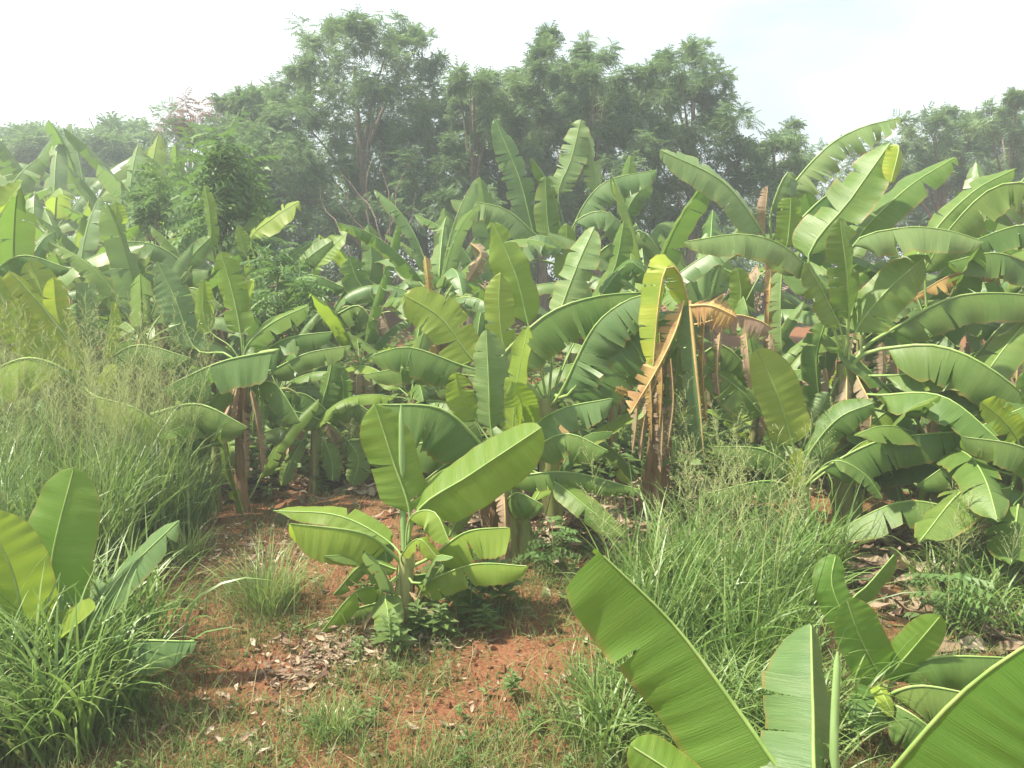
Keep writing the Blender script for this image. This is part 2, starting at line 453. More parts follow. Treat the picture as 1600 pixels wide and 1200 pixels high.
class Banana:
    def __init__(self, label, base, crown=None, r=0.09, mat='stem', group=None, d=None, stem=True, name='banana_plant', tilt=0):
        self.loc = np.asarray(base, float)
        self.d = self.loc[1] if d is None else d
        self.root = empty(name, self.loc)
        tag(self.root, label, 'banana plant', group or 'banana plants of the plantation')
        self.crown = self.loc + np.array([0, 0, 0.5]) if crown is None else (P(crown[0], crown[1], self.d + (crown[2] if len(crown) > 2 else 0)))
        self.r = r
        if stem: self.stem(self.crown, r, mat)

    def stem(self, top, r, mat, base=None):
        b0 = (self.loc if base is None else base) - [0, 0, 0.05]
        t = np.linspace(0, 1, 9)
        top = np.asarray(top)
        lean = np.array([rnd.uniform(-1, 1), rnd.uniform(-1, 1), 0]) * 0.03
        C = b0 + (top - b0) * t[:, None] + lean * np.sin(t * 3.1)[:, None]
        k = 14
        th = np.arange(k)
        rr = r * (1.25 - 0.25 * np.minimum(t * 4, 1) - 0.35 * t)[:, None] * (1 + 0.10 * np.sin(th * 2.7 + rnd.random() * 6)[None] + 0.05 * np.cos(th * 1.3 + t[:, None] * 5))
        V, F = tube_geo(C - self.loc, rr, k)
        s = link('pseudostem', mesh('pseudostem', V, F, M[mat]), self.root)
        # loose overlapping leaf sheaths
        for i in range(5):
            a = rnd.uniform(0, 6.28); z0, z1 = rnd.uniform(0, 0.45), rnd.uniform(0.6, 1.0)
            tt = np.linspace(z0, z1, 7); cc = b0 + (top - b0) * tt[:, None]
            rows = []
            for q_, c in zip(tt, cc):
                rad = r * (1.27 - 0.25 * min(q_ * 4, 1) - 0.35 * q_) * (1.05 + 0.16 * ((q_ - z0) / (z1 - z0)) ** 3)
                for da in (-0.55, -0.2, 0.2, 0.55):
                    da2 = da * (1 - 0.6 * (q_ - z0) / (z1 - z0))
                    rows.append(c + rad * np.array([math.cos(a + da2), math.sin(a + da2), 0]))
            Vs = np.array(rows) - self.loc
            Fs = [(x * 4 + y, x * 4 + y + 1, x * 4 + y + 5, x * 4 + y + 4) for x in range(6) for y in range(3)]
            link('sheath', mesh('sheath', Vs, Fs, M[rnd.choice([mat, mat, 'stem_brown'])]), s)
        return s

    def leaf(self, pts, w, n=(0, 0.4, 1), fold=15., bend=25., tears=2, mat='mature', shred=1.0, wave=0.06, rib=None, name=None, label=None, free=False, sides=(1, 1), blunt=0., res=44, foldR=None, nc=4, rr=1.0, start=None, gap_k=1.0):
        W = [P(p[0], p[1], self.d + (p[2] if len(p) > 2 else 0.)) for p in pts]
        wm = w * self.d / FPX * (0.9 if self.d > 4.2 else 1.0)
        if self.d > 5 and isinstance(tears, int) and mat not in ('dry', 'dying'): tears = tears + rnd.choice([0, 1, 2, 4])
        self.leaf_world(W, wm, hv(n), fold, bend, tears, mat, shred, wave, rib, name, label, free, sides, blunt, res, foldR, nc, rr, start, gap_k)

    def leaf_world(self, W, wm, hint, fold=15., bend=25., tears=2, mat='mature', shred=1.0, wave=0.06, rib=None, name=None, label=None, free=False, sides=(1, 1), blunt=0., res=26, foldR=None, nc=4, rr=1.0, start=None, gap_k=1.0):
        W = [np.asarray(p, float) for p in W]
        pre = []
        if not free:
            c = self.crown if start is None else start
            gap_ = np.linalg.norm(W[0] - c)
            if gap_ > 0.06:
                pre = [c + (c - self.loc) / (np.linalg.norm(c - self.loc) + 1e-6) * -0.12]
                if gap_ > 0.3: pre.append(c * 0.62 + W[0] * 0.38 + np.array([0, 0, 0.02 * gap_]))
        full = pre + W
        curve, L = catmull(full, 0)
        # arc position where the blade begins
        if pre:
            cc, l2 = catmull(full, 0)
            qq = np.linspace(0, 1, 400); q0 = qq[np.argmin(np.linalg.norm(cc(qq) - W[0], axis=1))]
        else: q0 = 0.0
        gapk = {'dry': 2.4, 'dying': 2.6, 'yellow': 1.3}.get(mat, 1.0) * gap_k
        if mat in ('dry', 'dying') and not isinstance(tears, (list, tuple)): tears = int(tears * 1.6)
        V, F, UV = blade(curve, wm, hint, fold, bend, tears, shred, wave, q0, 1.0, res, nc, sides=sides, blunt=blunt, foldR=foldR, gapk=gapk)
        o0 = W[0]
        nm = name or ('dead_leaf' if mat in ('dry', 'dying') else 'leaf')
        lf = link(nm, mesh(nm, V - o0, F, M[mat], uv=UV), self.root, o0 - self.loc)
        if label: lf['label'] = label
        q = np.linspace(0 if pre else q0, 0.985, 17)
        T, Nn = frames(curve, q, hint)
        rad = np.maximum(0.0035, wm * 0.018 * rr * (1.25 - q) ** 1.1 + 0.002) * np.where(q < q0, 1.15, 1.0)
        Vr, Fr = tube_geo(curve(q) + Nn * (rad * 0.25)[:, None] - o0, rad, 6, hint=hint)
        link('midrib', mesh('midrib', Vr, Fr, M[rib or ('rib_dry' if mat in ('dry', 'dying') else 'rib')]), lf)
        return lf

    def spear(self, pts, r_px, mat='pale'):
        W = [P(p[0], p[1], self.d + (p[2] if len(p) > 2 else 0.)) for p in pts]
        curve, L = catmull(W, 0); q = np.linspace(0, 1, 14)
        rm = r_px * self.d / FPX
        k = 10; th = np.arange(k) / k
        rad = rm * (0.75 + 0.5 * np.sin(np.pi * np.minimum(q * 0.9 + 0.1, 1)))[:, None] * (0.86 + 0.28 * ((th[None] + q[:, None] * 0.7) % 1))
        rad[-1] *= 0.35
        V, F = tube_geo(curve(q) - W[0], rad, k)
        uv = np.stack([np.repeat(q, k), np.tile(th, 14) * 0.8], -1)
        link('rolled_leaf', mesh('rolled_leaf', V, F, M['rolled'], uv=uv), self.root, W[0] - self.loc)

def fan(b, n, ln, wr, e0, e1, az0=0., droop=(0.4, 1.0), tears=(2, 4, 7, 10), mats=('mature',), r_=None, res=20, shred=0.9, step=2.39996):
    """a spiral of leaves round the crown, the upper ones steep, the lower ones arching over"""
    r_ = r_ or rnd
    for i in range(n):
        f = i / max(1, n - 1); az = az0 + i * step + r_.uniform(-.2, .2); d = np.array([math.cos(az), math.sin(az), 0])
        el = R(e0 + (e1 - e0) * f ** 0.9 + r_.uniform(-6, 6)); L = ln * r_.uniform(0.8, 1.12)
        dr = r_.uniform(*droop) * (0.4 + f); p = b.crown + d * math.cos(el) * 0.3 + np.array([0, 0, math.sin(el) * 0.3]); pts = []
        for s in range(5):
            pts.append(p); e = el - dr * (s / 4) ** 1.3 * 1.5
            p = p + (d * math.cos(e) + np.array([0, 0, math.sin(e)])) * L / 4
        hint = np.array([-d[0] * math.sin(el), -d[1] * math.sin(el), math.cos(el)]) + np.array([0, -0.15, 0.1])
        b.leaf_world(pts, L * r_.uniform(*wr), hint, r_.uniform(8, 40), 30, r_.choice(tears), r_.choice(mats), shred=shred, res=res, nc=3)

def suckers(b, n, ln=0.9, w=0.26, hmax=0.7, r_=None, res=14):
    """low young shoots of the same root mat: leaves that start near the ground"""
    r_ = r_ or rnd
    for i in range(n):
        az = i * 2.4 + r_.uniform(-.5, .5); d = np.array([math.cos(az), math.sin(az), 0])
        p0 = b.loc + d * r_.uniform(0.1, 0.3) + [0, 0, r_.uniform(0.25, hmax)]
        el = R(r_.uniform(20, 70)); L = ln * r_.uniform(0.7, 1.2); pts = []; p = p0
        for s in range(4):
            pts.append(p); e = el - (s / 3) * r_.uniform(0.6, 1.6); p = p + (d * math.cos(e) + np.array([0, 0, math.sin(e)])) * L / 3
        hint = np.array([-d[0] * math.sin(el), -d[1] * math.sin(el), math.cos(el)]) + np.array([0, -0.15, 0.1])
        b.leaf_world(pts, w * r_.uniform(0.8, 1.25), hint, r_.uniform(5, 35), 30, r_.choice([0, 1, 2, 4]), r_.choice(['mature', 'mature', 'young', 'pale']), res=res, nc=3, start=b.loc + d * 0.12 + [0, 0, 0.1])

UPH = (0, 1, 0.25)      # blade lies flat, halves hang: the near half faces the camera
def hang(b, pts, vis, tears=4, mat='mature', n=UPH, fold=42., bend=38., **k):
    b.leaf(pts, vis * 2.15, n, fold, bend, tears, mat, **k)
# ------------------------------------------------------------------ the banana plants one can tell apart
# A: the young plant in the middle clearing
A = Banana('small young banana plant alone on the red clearing, one wide leaf glowing yellow-green', G(628, 985), (636, 862), 0.07, 'stem_young')
A.leaf([(640, 802), (614, 720, 0.05), (584, 626, 0.1)], 104, (0.15, 0.3, 1), 12, 18, 1, 'young', wave=0.09)
A.leaf([(652, 800), (735, 742, -0.05), (846, 668, -0.15)], 122, (-0.15, 0.6, 0.8), 30, 12, 0, 'young', wave=0.04, foldR=18)
A.leaf([(640, 812, -0.05), (678, 800, -0.18), (703, 848, -0.3)], 70, (0.3, 0.9, 0.5), 45, 30, 1, 'young', wave=0.12)
hang(A, [(604, 858, -0.05), (560, 832, -0.15), (450, 818, -0.3)], 62, 1, 'young', wave=0.05)
A.leaf([(612, 850, 0.15), (530, 806, 0.3), (424, 798, 0.4)], 64, (0, 0.8, 0.6), 20, 20, 1, 'young')
hang(A, [(672, 872, -0.05), (728, 832, -0.1), (796, 824, -0.15)], 56, 3, 'young', blunt=0.22)
hang(A, [(652, 912, -0.1), (740, 882, -0.2), (827, 885, -0.3)], 40, 7, 'young', shred=0.7)
A.leaf([(604, 926, -0.12), (606, 955, -0.3), (609, 992, -0.38)], 64, (0.1, 0.35, 1), 8, 15, 1, 'mature', blunt=0.15)
hang(A, [(600, 940, 0.05), (530, 960, 0.0), (462, 986, -0.05)], 30, 1, 'mature', start=A.loc + [0, 0, 0.28])
hang(A, [(648, 962, -0.05), (695, 972, -0.15), (746, 1012, -0.2)], 30, 4, 'mature', start=A.loc + [0, 0, 0.25])
A.spear([(631, 860), (629, 760, 0.06), (627, 632, 0.1)], 4.5)
suckers(A, 7, 0.5, 0.17, 0.35)
A.leaf([(628, 868, -0.1), (655, 842, -0.2), (690, 880, -0.25)], 46, (0.2, 0.8, 0.6), 30, 20, 2, 'young')
A.leaf([(620, 890, 0.1), (570, 880, 0.15), (520, 930, 0.15)], 44, (0, 0.8, 0.6), 35, 25, 3, 'mature')
hang(A, [(640, 900, 0.1), (700, 900, 0.2), (770, 950, 0.25)], 34, 4, 'mature')
hang(A, [(600, 915, 0.0), (555, 925, -0.1), (500, 990, -0.15)], 30, 3, 'young')
for (px, py, dx) in ((612, 930, -10), (640, 925, 14), (628, 940, 2), (600, 950, -26), (660, 950, 26)):
    A.leaf([(px, py, -0.08), (px + dx, py + 22, -0.12), (px + dx * 1.3, py + 62, -0.1)], 24, (0.1, 0.15, 1), 35, 30, 6, 'dry', free=True, shred=1.2)

# B: the big leaves right in front of the camera
B = Banana('nearest banana plant, its huge smooth leaves cut off by the lower right corner', G(1330, 1420), (1330, 1290), 0.05, 'stem_young')
B.leaf([(1240, 1232, 0), (1150, 1105, 0.12), (1052, 975, 0.22), (936, 862, 0.28)], 295, (-0.34, 0.42, 1), 98, 10, [0.64], 'fresh', foldR=4, blunt=0.12, wave=0.05, res=40, nc=6, shred=0.8, rr=0.75)
B.leaf([(1278, 1250, -0.1), (1270, 1100, 0.1), (1267, 972, 0.3)], 190, (0.05, 0.55, 1), 40, 20, 3, 'pale', wave=0.06, shred=0.5, res=36)
B.leaf([(1385, 1215, -0.35), (1480, 1105, -0.45), (1570, 1030, -0.5), (1700, 955, -0.55)], 340, (-0.5, 0.65, 0.9), 10, 22, 0, 'fresh', foldR=84, wave=0.03, res=40, nc=6, rr=0.6)
B.leaf([(1130, 1290, -0.1), (1060, 1215, 0), (984, 1164, 0.05)], 120, (0, 0.6, 0.8), 20, 25, 0, 'fresh')
B.spear([(1302, 1290), (1304, 1150, 0.05), (1309, 1018, 0.1)], 6.5)

# C: the sucker behind it
C = Banana('low green banana sucker with small smooth leaf blades beside the tall seeding grass', G(1376, 1135), (1382, 1070), 0.035, 'stem_young')
C.leaf([(1376, 1062), (1345, 1000, -0.05), (1322, 935, -0.05)], 78, (0.3, 0.25, 1), -12, -8, 0, 'fresh', foldR=10)
C.leaf([(1330, 985, 0.1), (1300, 915, 0.15), (1306, 866, 0.2)], 62, (-0.2, 0.3, 1), 10, 20, 0, 'fresh')
C.leaf([(1325, 950, 0.12), (1358, 912, 0.15), (1399, 864, 0.18)], 66, (-0.3, 0.4, 0.9), 30, 20, 0, 'mature', foldR=85)
C.leaf([(1384, 1062), (1425, 1015, -0.05), (1470, 962, -0.1)], 62, (-0.1, 0.45, 0.9), 8, 15, 0, 'fresh')
hang(C, [(1400, 1060), (1460, 1028, -0.05), (1590, 1028, -0.1)], 56, 2, 'mature')
hang(C, [(1392, 1085, -0.15), (1440, 1072, -0.2), (1525, 1086, -0.25)], 66, 2, 'mature')
C.leaf([(1380, 1085, -0.2), (1362, 1110, -0.35), (1345, 1150, -0.4)], 70, (0, 0.6, 0.8), 20, 20, 0, 'mature')
hang(C, [(1392, 1100, -0.25), (1430, 1120, -0.35), (1480, 1160, -0.4)], 50, 2, 'mature')
C.leaf([(1370, 1072, -0.2), (1382, 1090, -0.3), (1396, 1120, -0.33)], 26, (0, 0.5, 1), 10, 10, 0, 'yellow')

# D: the left foreground plant in the grass
D = Banana('leafy banana plant half buried in tall grass, broad light green blade standing upright', G(62, 1075), (68, 1020), 0.05, 'stem_young')
D.leaf([(70, 985), (84, 860, 0), (116, 730, 0.08)], 114, (0.1, 0.3, 1), 6, 14, 0, 'fresh', wave=0.05, res=34, nc=6)
D.leaf([(100, 1000, 0), (185, 905, 0.1), (281, 812, 0.15)], 92, (-0.5, 0.55, 0.8), 8, 18, 1, 'pale', res=30)
D.leaf([(42, 1000, -0.1), (18, 890, -0.15), (-30, 800, -0.2)], 110, (0.3, 0.3, 1), 10, 14, 0, 'young')
hang(D, [(78, 1060, -0.15), (170, 1006, -0.2), (309, 1002, -0.25)], 58, 1, 'pale', wave=0.05)
D.leaf([(72, 1010, -0.1), (110, 985, -0.25), (150, 950, -0.3)], 90, (-0.2, 0.8, 0.5), -20, 0, 0, 'young')
D.leaf([(60, 1020, -0.1), (20, 1000, -0.3), (-60, 1010, -0.4)], 90, (0, 0.8, 0.5), 30, 30, 0, 'young')

# E: fruiting plant left of the clearing
E = Banana('banana plant with two slim brown stems and a limp yellowed leaf hanging to the ground', G(378, 800), (382, 560), 0.062, 'stem_brown')
E.stem(P(340, 640, E.d + 0.2), 0.05, 'stem', base=G(338, 800) + [0, 0, 0])
hang(E, [(436, 548, -0.2), (345, 566, -0.35), (252, 608, -0.5)], 54, 3, 'mature', wave=0.05)
hang(E, [(236, 648, -0.4), (310, 632, -0.55), (388, 668, -0.65)], 54, 2, 'mature', free=True)
E.leaf([(376, 522), (364, 460, 0.05), (345, 392, 0.1)], 62, (0.1, 0.2, 1), 8, 14, 0, 'young')
E.leaf([(330, 520, 0.1), (318, 490, 0.1), (318, 436, 0.12)], 40, (0.3, 0.2, 1), 15, 15, 1, 'young')
E.leaf([(380, 500, 0.1), (386, 470, 0.15), (396, 436, 0.2)], 34, (-0.4, 0.2, 1), -30, 0, 0, 'yellow')
E.leaf([(385, 542), (425, 505, 0.1), (483, 477, 0.2)], 54, (-0.3, 0.6, 0.8), 15, 20, 4, 'young')
hang(E, [(405, 556, 0.1), (450, 528, 0.1), (521, 518, 0.15)], 36, 4, 'mature')
hang(E, [(420, 580, 0.0), (480, 552, 0.05), (549, 540, 0.1)], 30, 4, 'mature')
E.leaf([(305, 545, 0.2), (275, 470, 0.25), (245, 408, 0.3)], 66, (0.5, 0.3, 0.9), 10, 20, 1, 'pale')
E.leaf([(345, 640, -0.1), (358, 720, -0.2), (384, 815, -0.25)], 50, (0.3, 0.1, 1), 40, 20, 3, 'yellow', foldR=85, name='dead_leaf', rib='rib_dry', label='limp yellow leaf hanging to the ground')
E.leaf([(352, 632, 0), (338, 650, -0.1), (330, 690, -0.1)], 46, (0, 0.3, 1), 50, 30, 8, 'dry', label='crumpled brown leaf')
E.leaf([(392, 640, -0.05), (405, 610, -0.05), (412, 690, -0.05)], 14, (0, 0.3, 1), 50, 30, 0, 'pale')

for (px, py, dx, ln) in ((372, 600, -16, 90), (392, 610, 14, 80), (380, 640, 4, 110), (362, 630, -22, 70), (400, 650, 10, 90)):
    E.leaf([(px, py, -0.06), (px + dx * .6, py + ln * .5, -0.1), (px + dx, py + ln, -0.08)], 32, (0.1, 0.15, 1), 40, 30, 8, 'dry', free=True, shred=1.3)
hang(E, [(395, 600, -0.1), (430, 600, -0.3), (470, 660, -0.4)], 36, 4, 'mature')
hang(E, [(360, 600, -0.1), (320, 640, -0.3), (290, 730, -0.4)], 34, 4, 'mature')
# bunch of green fruit beside it, on plant N
Np = Banana('low dark banana plant carrying a small bunch of green fruit beside the litter', G(492, 770), (494, 645), 0.06, 'stem')
Np.leaf([(500, 640), (512, 600, 0), (520, 560, 0.05)], 50, (-0.3, 0.3, 1), 15, 20, 1, 'mature')
Np.leaf([(530, 640, 0.1), (536, 600, 0.1), (528, 572, 0.12)], 44, (0.4, 0.3, 1), 15, 20, 1, 'mature')
hang(Np, [(520, 655), (480, 618, -0.05), (432, 612, -0.1)], 36, 5, 'mature')
hang(Np, [(505, 660, -0.1), (470, 645, -0.2), (410, 640, -0.3)], 30, 5, 'mature')
hang(Np, [(510, 650), (545, 628, -0.1), (590, 650, -0.15)], 40, 5, 'mature')
hang(Np, [(470, 690, -0.2), (440, 668, -0.3), (396, 690, -0.35)], 24, 1, 'pale')
Np.leaf([(508, 690, -0.1), (518, 720, -0.2), (520, 752, -0.25)], 40, (0, 0.4, 1), 15, 15, 2, 'mature')
Np.leaf([(545, 690, -0.1), (560, 720, -0.2), (550, 760, -0.25)], 50, (0, 0.4, 1), 15, 15, 2, 'mature')
Np.leaf([(470, 690, -0.1), (455, 720, -0.2), (440, 760, -0.25)], 34, (0, 0.4, 1), 15, 15, 2, 'mature')
c0 = P(428, 640, Np.d - 0.2)
stalk_pts = [Np.crown, P(455, 610, Np.d - 0.1), P(432, 612, Np.d - 0.2), P(428, 640, Np.d - 0.2), P(426, 690, Np.d - 0.2)]
cv, _ = catmull(stalk_pts, 0)
Vt, Ft = tube_geo(cv(np.linspace(0, 1, 14)) - c0, np.full(14, 0.016), 7)
bunch = link('fruit_bunch', mesh('fruit_bunch', Vt, Ft, M['stem_young']), Np.root, c0 - Np.loc)
t_ = np.linspace(0, 1, 6)
ban = np.stack([0.02 + 0.075 * np.sin(t_ * 1.5), np.zeros(6), 0.02 + 0.11 * t_ ** 1.4], -1)
Vb, Fb = tube_geo(ban, np.array([0.008, 0.018, 0.021, 0.020, 0.014, 0.005]), 6)
ban_me = mesh('banana', Vb, Fb, M['fruit'])
for tier in range(4):
    for k in range(8):
        f = link('banana', ban_me, bunch, (0, 0, 0.02 - tier * 0.075))
        f.rotation_euler = (0, 0, k * 0.785 + tier * 0.4); f.scale = (1.1 - tier * 0.1,) * 3

# F: yellow-tinged plant at the left margin
Fp = Banana('yellow-tinged banana plant rising out of tall seeding grass, one big slanting blade', G(110, 800), (120, 600), 0.08, 'stem')
Fp.leaf([(136, 580), (75, 490, -0.1), (14, 422, -0.15)], 128, (0.4, 0.35, 1), 80, 14, 1, 'yellow', foldR=10, wave=0.05)
Fp.leaf([(90, 540, 0.1), (70, 470, 0.15), (46, 405, 0.2)], 74, (0.3, 0.25, 1), 8, 15, 0, 'young')
Fp.leaf([(108, 540, 0.05), (90, 490, 0.05), (84, 432, 0.05)], 44, (0.6, 0.2, 0.8), -30, 0, 1, 'yellow')
Fp.leaf([(136, 545, 0.2), (134, 490, 0.25), (133, 442, 0.3)], 36, (0, 0.2, 1), 6, 10, 0, 'pale', blunt=0.2)
Fp.leaf([(160, 560, 0.1), (170, 510, 0.1), (176, 470, 0.1)], 40, (-0.3, 0.2, 1), 20, 20, 2, 'yellow', foldR=80)
Fp.leaf([(60, 560, -0.1), (10, 480, -0.2), (-15, 420, -0.2)], 70, (0.3, 0.3, 1), 10, 15, 1, 'yellow')
hang(Fp, [(110, 585, -0.2), (40, 560, -0.3), (-50, 600, -0.4)], 66, 4, 'yellow')
Fp.leaf([(155, 620, -0.1), (160, 595, -0.15), (182, 570, -0.15)], 44, (-0.2, 0.5, 0.8), 10, 10, 0, 'yellow')
hang(Fp, [(140, 590, 0.2), (210, 540, 0.3), (300, 560, 0.3)], 46, 4, 'mature')
hang(Fp, [(150, 620, -0.3), (215, 640, -0.4), (280, 690, -0.5)], 40, 4, 'young')

# Leaf entering the frame at the left margin
Lm = Banana('banana plant at the picture margin showing one bright cupped leaf high up', G(-70, 790), (-50, 480), 0.09, 'stem')
Lm.leaf([(-40, 400), (0, 335, 0.05), (36, 282, 0.1)], 70, (-0.4, 0.5, 0.7), -25, 0, 0, 'young')
Lm.leaf([(-60, 420), (-50, 330, 0.05), (-70, 240, 0.1)], 70, (0, 0.3, 1), 10, 20, 1, 'mature')
hang(Lm, [(-30, 450, 0.1), (30, 400, 0.2), (110, 420, 0.25)], 40, 4, 'mature')
hang(Lm, [(-40, 480, 0.0), (10, 470, 0.), (60, 520, 0.)], 40, 4, 'yellow')

# H: centre plant behind the clearing
H = Banana('leafy dark-stemmed banana plant right behind the small young one, pale creased middle leaf', G(818, 872), (782, 720), 0.13, 'stem')
H.leaf([(768, 672), (764, 600, 0), (760, 514, 0.05)], 92, (-0.15, 0.3, 1), 28, 26, 3, 'pale', shred=0.6)
H.leaf([(745, 660, 0.1), (720, 620, 0.1), (712, 580, 0.1)], 60, (0.3, 0.3, 1), -25, 0, 1, 'young')
H.leaf([(800, 690, -0.05), (808, 600, -0.1), (826, 508, -0.1)], 76, (-0.6, 0.2, 0.8), -28, -20, 1, 'young', foldR=20)
H.leaf([(818, 665, -0.15), (815, 630, -0.25), (800, 596, -0.3)], 72, (0.2, 0.5, 0.9), -30, 0, 1, 'young')
hang(H, [(755, 700, -0.1), (690, 640, -0.2), (586, 632, -0.3)], 84, 4, 'mature')
hang(H, [(815, 688), (870, 642, -0.05), (958, 622, -0.1)], 46, 8, 'pale')
hang(H, [(830, 705, -0.1), (885, 678, -0.2), (952, 705, -0.3)], 50, 4, 'mature')
hang(H, [(800, 745, -0.1), (890, 738, -0.2), (1003, 766, -0.3)], 34, 3, 'mature')
H.leaf([(865, 752, -0.2), (920, 795, -0.4), (978, 842, -0.5)], 56, (0.1, 0.7, 0.7), 12, 20, 2, 'mature')
hang(H, [(770, 735, 0.1), (720, 715, 0.0), (650, 760, -0.1)], 50, 3, 'mature')
hang(H, [(760, 720, 0.3), (690, 690, 0.4), (570, 712, 0.4)], 60, 5, 'mature')
hang(H, [(790, 780, -0.2), (810, 770, -0.3), (850, 790, -0.35)], 46, 2, 'mature')
H.leaf([(768, 770, 0.0), (730, 790, -0.1), (700, 840, -0.15)], 46, (0, 0.6, 0.7), 20, 20, 3, 'mature')
H.stem(P(770, 770, H.d + 0.25), 0.06, 'stem_brown', base=ground_at(770, H.d + 0.25))

# I: bigger plant behind H with long combed leaves
I = Banana('large banana plant with long combed arching leaves in the middle row', G(860, 815), (856, 620), 0.12, 'stem')
I.leaf([(790, 545, 0), (780, 480, 0), (782, 424, 0.05)], 56, (0.1, 0.2, 1), 10, 14, 0, 'young')
I.leaf([(826, 510, 0.2), (806, 430, 0.2), (768, 344, 0.25)], 80, (0.2, 0.3, 1), 10, 30, 0, 'young', wave=0.12)
I.leaf([(872, 500, 0.3), (900, 420, 0.4), (930, 352, 0.5)], 84, (-0.4, 0.3, 1), 10, 20, 2, 'pale')
hang(I, [(775, 575, -0.1), (850, 495, -0.1), (930, 464, -0.1), (1022, 456, -0.1)], 72, 22, 'mature', shred=0.5, fold=50, gap_k=1.2)
hang(I, [(878, 612, -0.2), (926, 515, -0.3), (975, 472, -0.35), (1026, 456, -0.4)], 58, 20, 'pale', n=(-0.7, 0.6, 0.4), shred=0.8, fold=25)
hang(I, [(888, 618, -0.25), (950, 545, -0.3), (1058, 488, -0.35)], 68, 22, 'mature', shred=0.5, fold=45, gap_k=1.2)
I.leaf([(742, 565, 0), (690, 498, 0), (630, 460, 0)], 84, (0.2, 0.75, 0.6), -24, 0, 1, 'young', foldR=35)
hang(I, [(724, 572, -0.2), (640, 543, -0.25), (578, 556, -0.3)], 46, 5, 'mature')
hang(I, [(720, 585, -0.1), (640, 575, -0.1), (566, 586, -0.1)], 30, 5, 'mature')
hang(I, [(895, 600, 0.2), (960, 560, 0.3), (1010, 590, 0.3)], 50, 6, 'mature')
I.leaf([(940, 460, 0.5), (985, 410, 0.5), (1020, 440, 0.5)], 60, (0, .6, .6), 20, 30, 3, 'mature')
I.leaf([(925, 480, 0.6), (960, 420, 0.6), (975, 345, 0.6)], 60, (-0.4, .3, .8), 20, 30, 3, 'mature')

# J: the dying plant with yellow hanging leaves
J = Banana('dying banana plant with orange and yellow withered leaves drooping down its brown trunk', G(1018, 810), (1050, 520), 0.12, 'stem_brown')
J.d -= 0.55
J.leaf([(1078, 480, 0), (1060, 425, -0.1), (1040, 420, -0.15), (1028, 480, -0.2), (1020, 575, -0.3)], 64, (0.35, 0.3, 1), 42, 22, 14, 'yellow', free=True, shred=0.6, rib='rib_dry')
J.leaf([(1068, 470, -0.1), (1056, 515, -0.2), (1030, 570, -0.3), (984, 648, -0.5)], 70, (0.5, 0.2, 0.9), 36, 20, 34, 'dying', gap_k=1.3, shred=1.6, label='frayed orange-yellow withered leaf', free=True)
J.leaf([(1078, 470, -0.1), (1086, 560, -0.2), (1094, 640, -0.25), (1101, 728, -0.25)], 62, (-0.1, 0.1, 1), 22, 15, 10, 'pale', free=True, rib='rib_dry', foldR=82, rr=2.4, label='folded leaf hanging straight down on a yellow midrib')
J.leaf([(1078, 478, -0.15), (1112, 478, -0.3), (1152, 496, -0.35)], 84, (0, 0.5, 0.9), 25, 30, 16, 'dying', free=True, label='orange dry leaf stub')
J.leaf([(1100, 505, 0.1), (1150, 492, 0.15), (1200, 508, 0.1), (1222, 540, 0.1)], 80, (0, 0.9, 0.35), 66, 16, 22, 'dry', shred=1.5)
for (px, py, ln, w_, mt) in ((1030, 520, 150, 26, 'dying'), (1012, 560, 130, 24, 'dying'), (1100, 500, 170, 24, 'dying'), (1125, 520, 110, 30, 'dry'), (1165, 520, 90, 34, 'dry'), (1205, 520, 80, 34, 'dry'), (1048, 560, 140, 28, 'dry'), (995, 610, 100, 24, 'dry')):
    J.leaf([(px, py, -0.05), (px + rnd.uniform(-6, 6), py + ln * .5, -.1), (px + rnd.uniform(-12, 12), py + ln, -.1)], w_, (rnd.uniform(-.4, .4), 0.1, 1), 45, 30, 16, mt, free=True, shred=1.5)
J.leaf([(1085, 520, 0), (1100, 560, 0), (1112, 640, 0)], 50, (0, 0.2, 1), 50, 30, 12, 'dry', shred=1.2)
J.leaf([(1040, 560, 0.1), (1010, 640, 0), (1000, 720, 0)], 60, (0, 0.2, 1), 50, 30, 12, 'dry', shred=1.2)
J.leaf([(1030, 600, 0), (1035, 660, -0.1), (1032, 740, -0.1)], 50, (0, 0.2, 1), 50, 30, 12, 'dry', shred=1.2)
J.leaf([(1060, 540, 0.1), (1055, 600, 0.05), (1048, 660, 0)], 56, (0, 0.2, 1), 35, 30, 4, 'mature')
hang(J, [(1085, 560, 0.1), (1130, 540, 0.1), (1190, 600, 0.1)], 50, 4, 'mature')
J.leaf([(985, 615, -0.1), (975, 610, -0.15), (962, 606, -0.2)], 22, (0, 0.4, 1), 25, 20, 5, 'dying', free=True)

# K: the tall plant on the right
K = Banana('tall spreading banana plant with fanned petioles above a skirt of dry brown leaves', G(1325, 835), (1322, 566), 0.11, 'stem')
K.leaf([(1262, 405, 0.1), (1330, 310, 0.1), (1392, 222, 0.15)], 92, (-0.6, 0.3, 0.9), 14, 18, 0, 'mature', wave=0.04)
K.leaf([(1392, 228, 0.14), (1404, 232, 0.05), (1392, 285, -0.05)], 44, (0.3, 0.3, 0.9), 20, 20, 0, 'yellow', free=True, label='folded yellowed leaf tip')
K.leaf([(1336, 520, -0.1), (1385, 455, -0.15), (1450, 398, -0.2)], 84, (-0.4, 0.45, 0.9), 12, 15, 1, 'mature')
hang(K, [(1385, 545, -0.2), (1470, 542, -0.4), (1560, 585, -0.6), (1680, 690, -0.7)], 64, 4, 'mature', shred=0.6, wave=0.05)
hang(K, [(1395, 515, 0.1), (1480, 468, 0.1), (1560, 458, 0.1), (1680, 470, 0.1)], 54, 4, 'mature', shred=0.6)
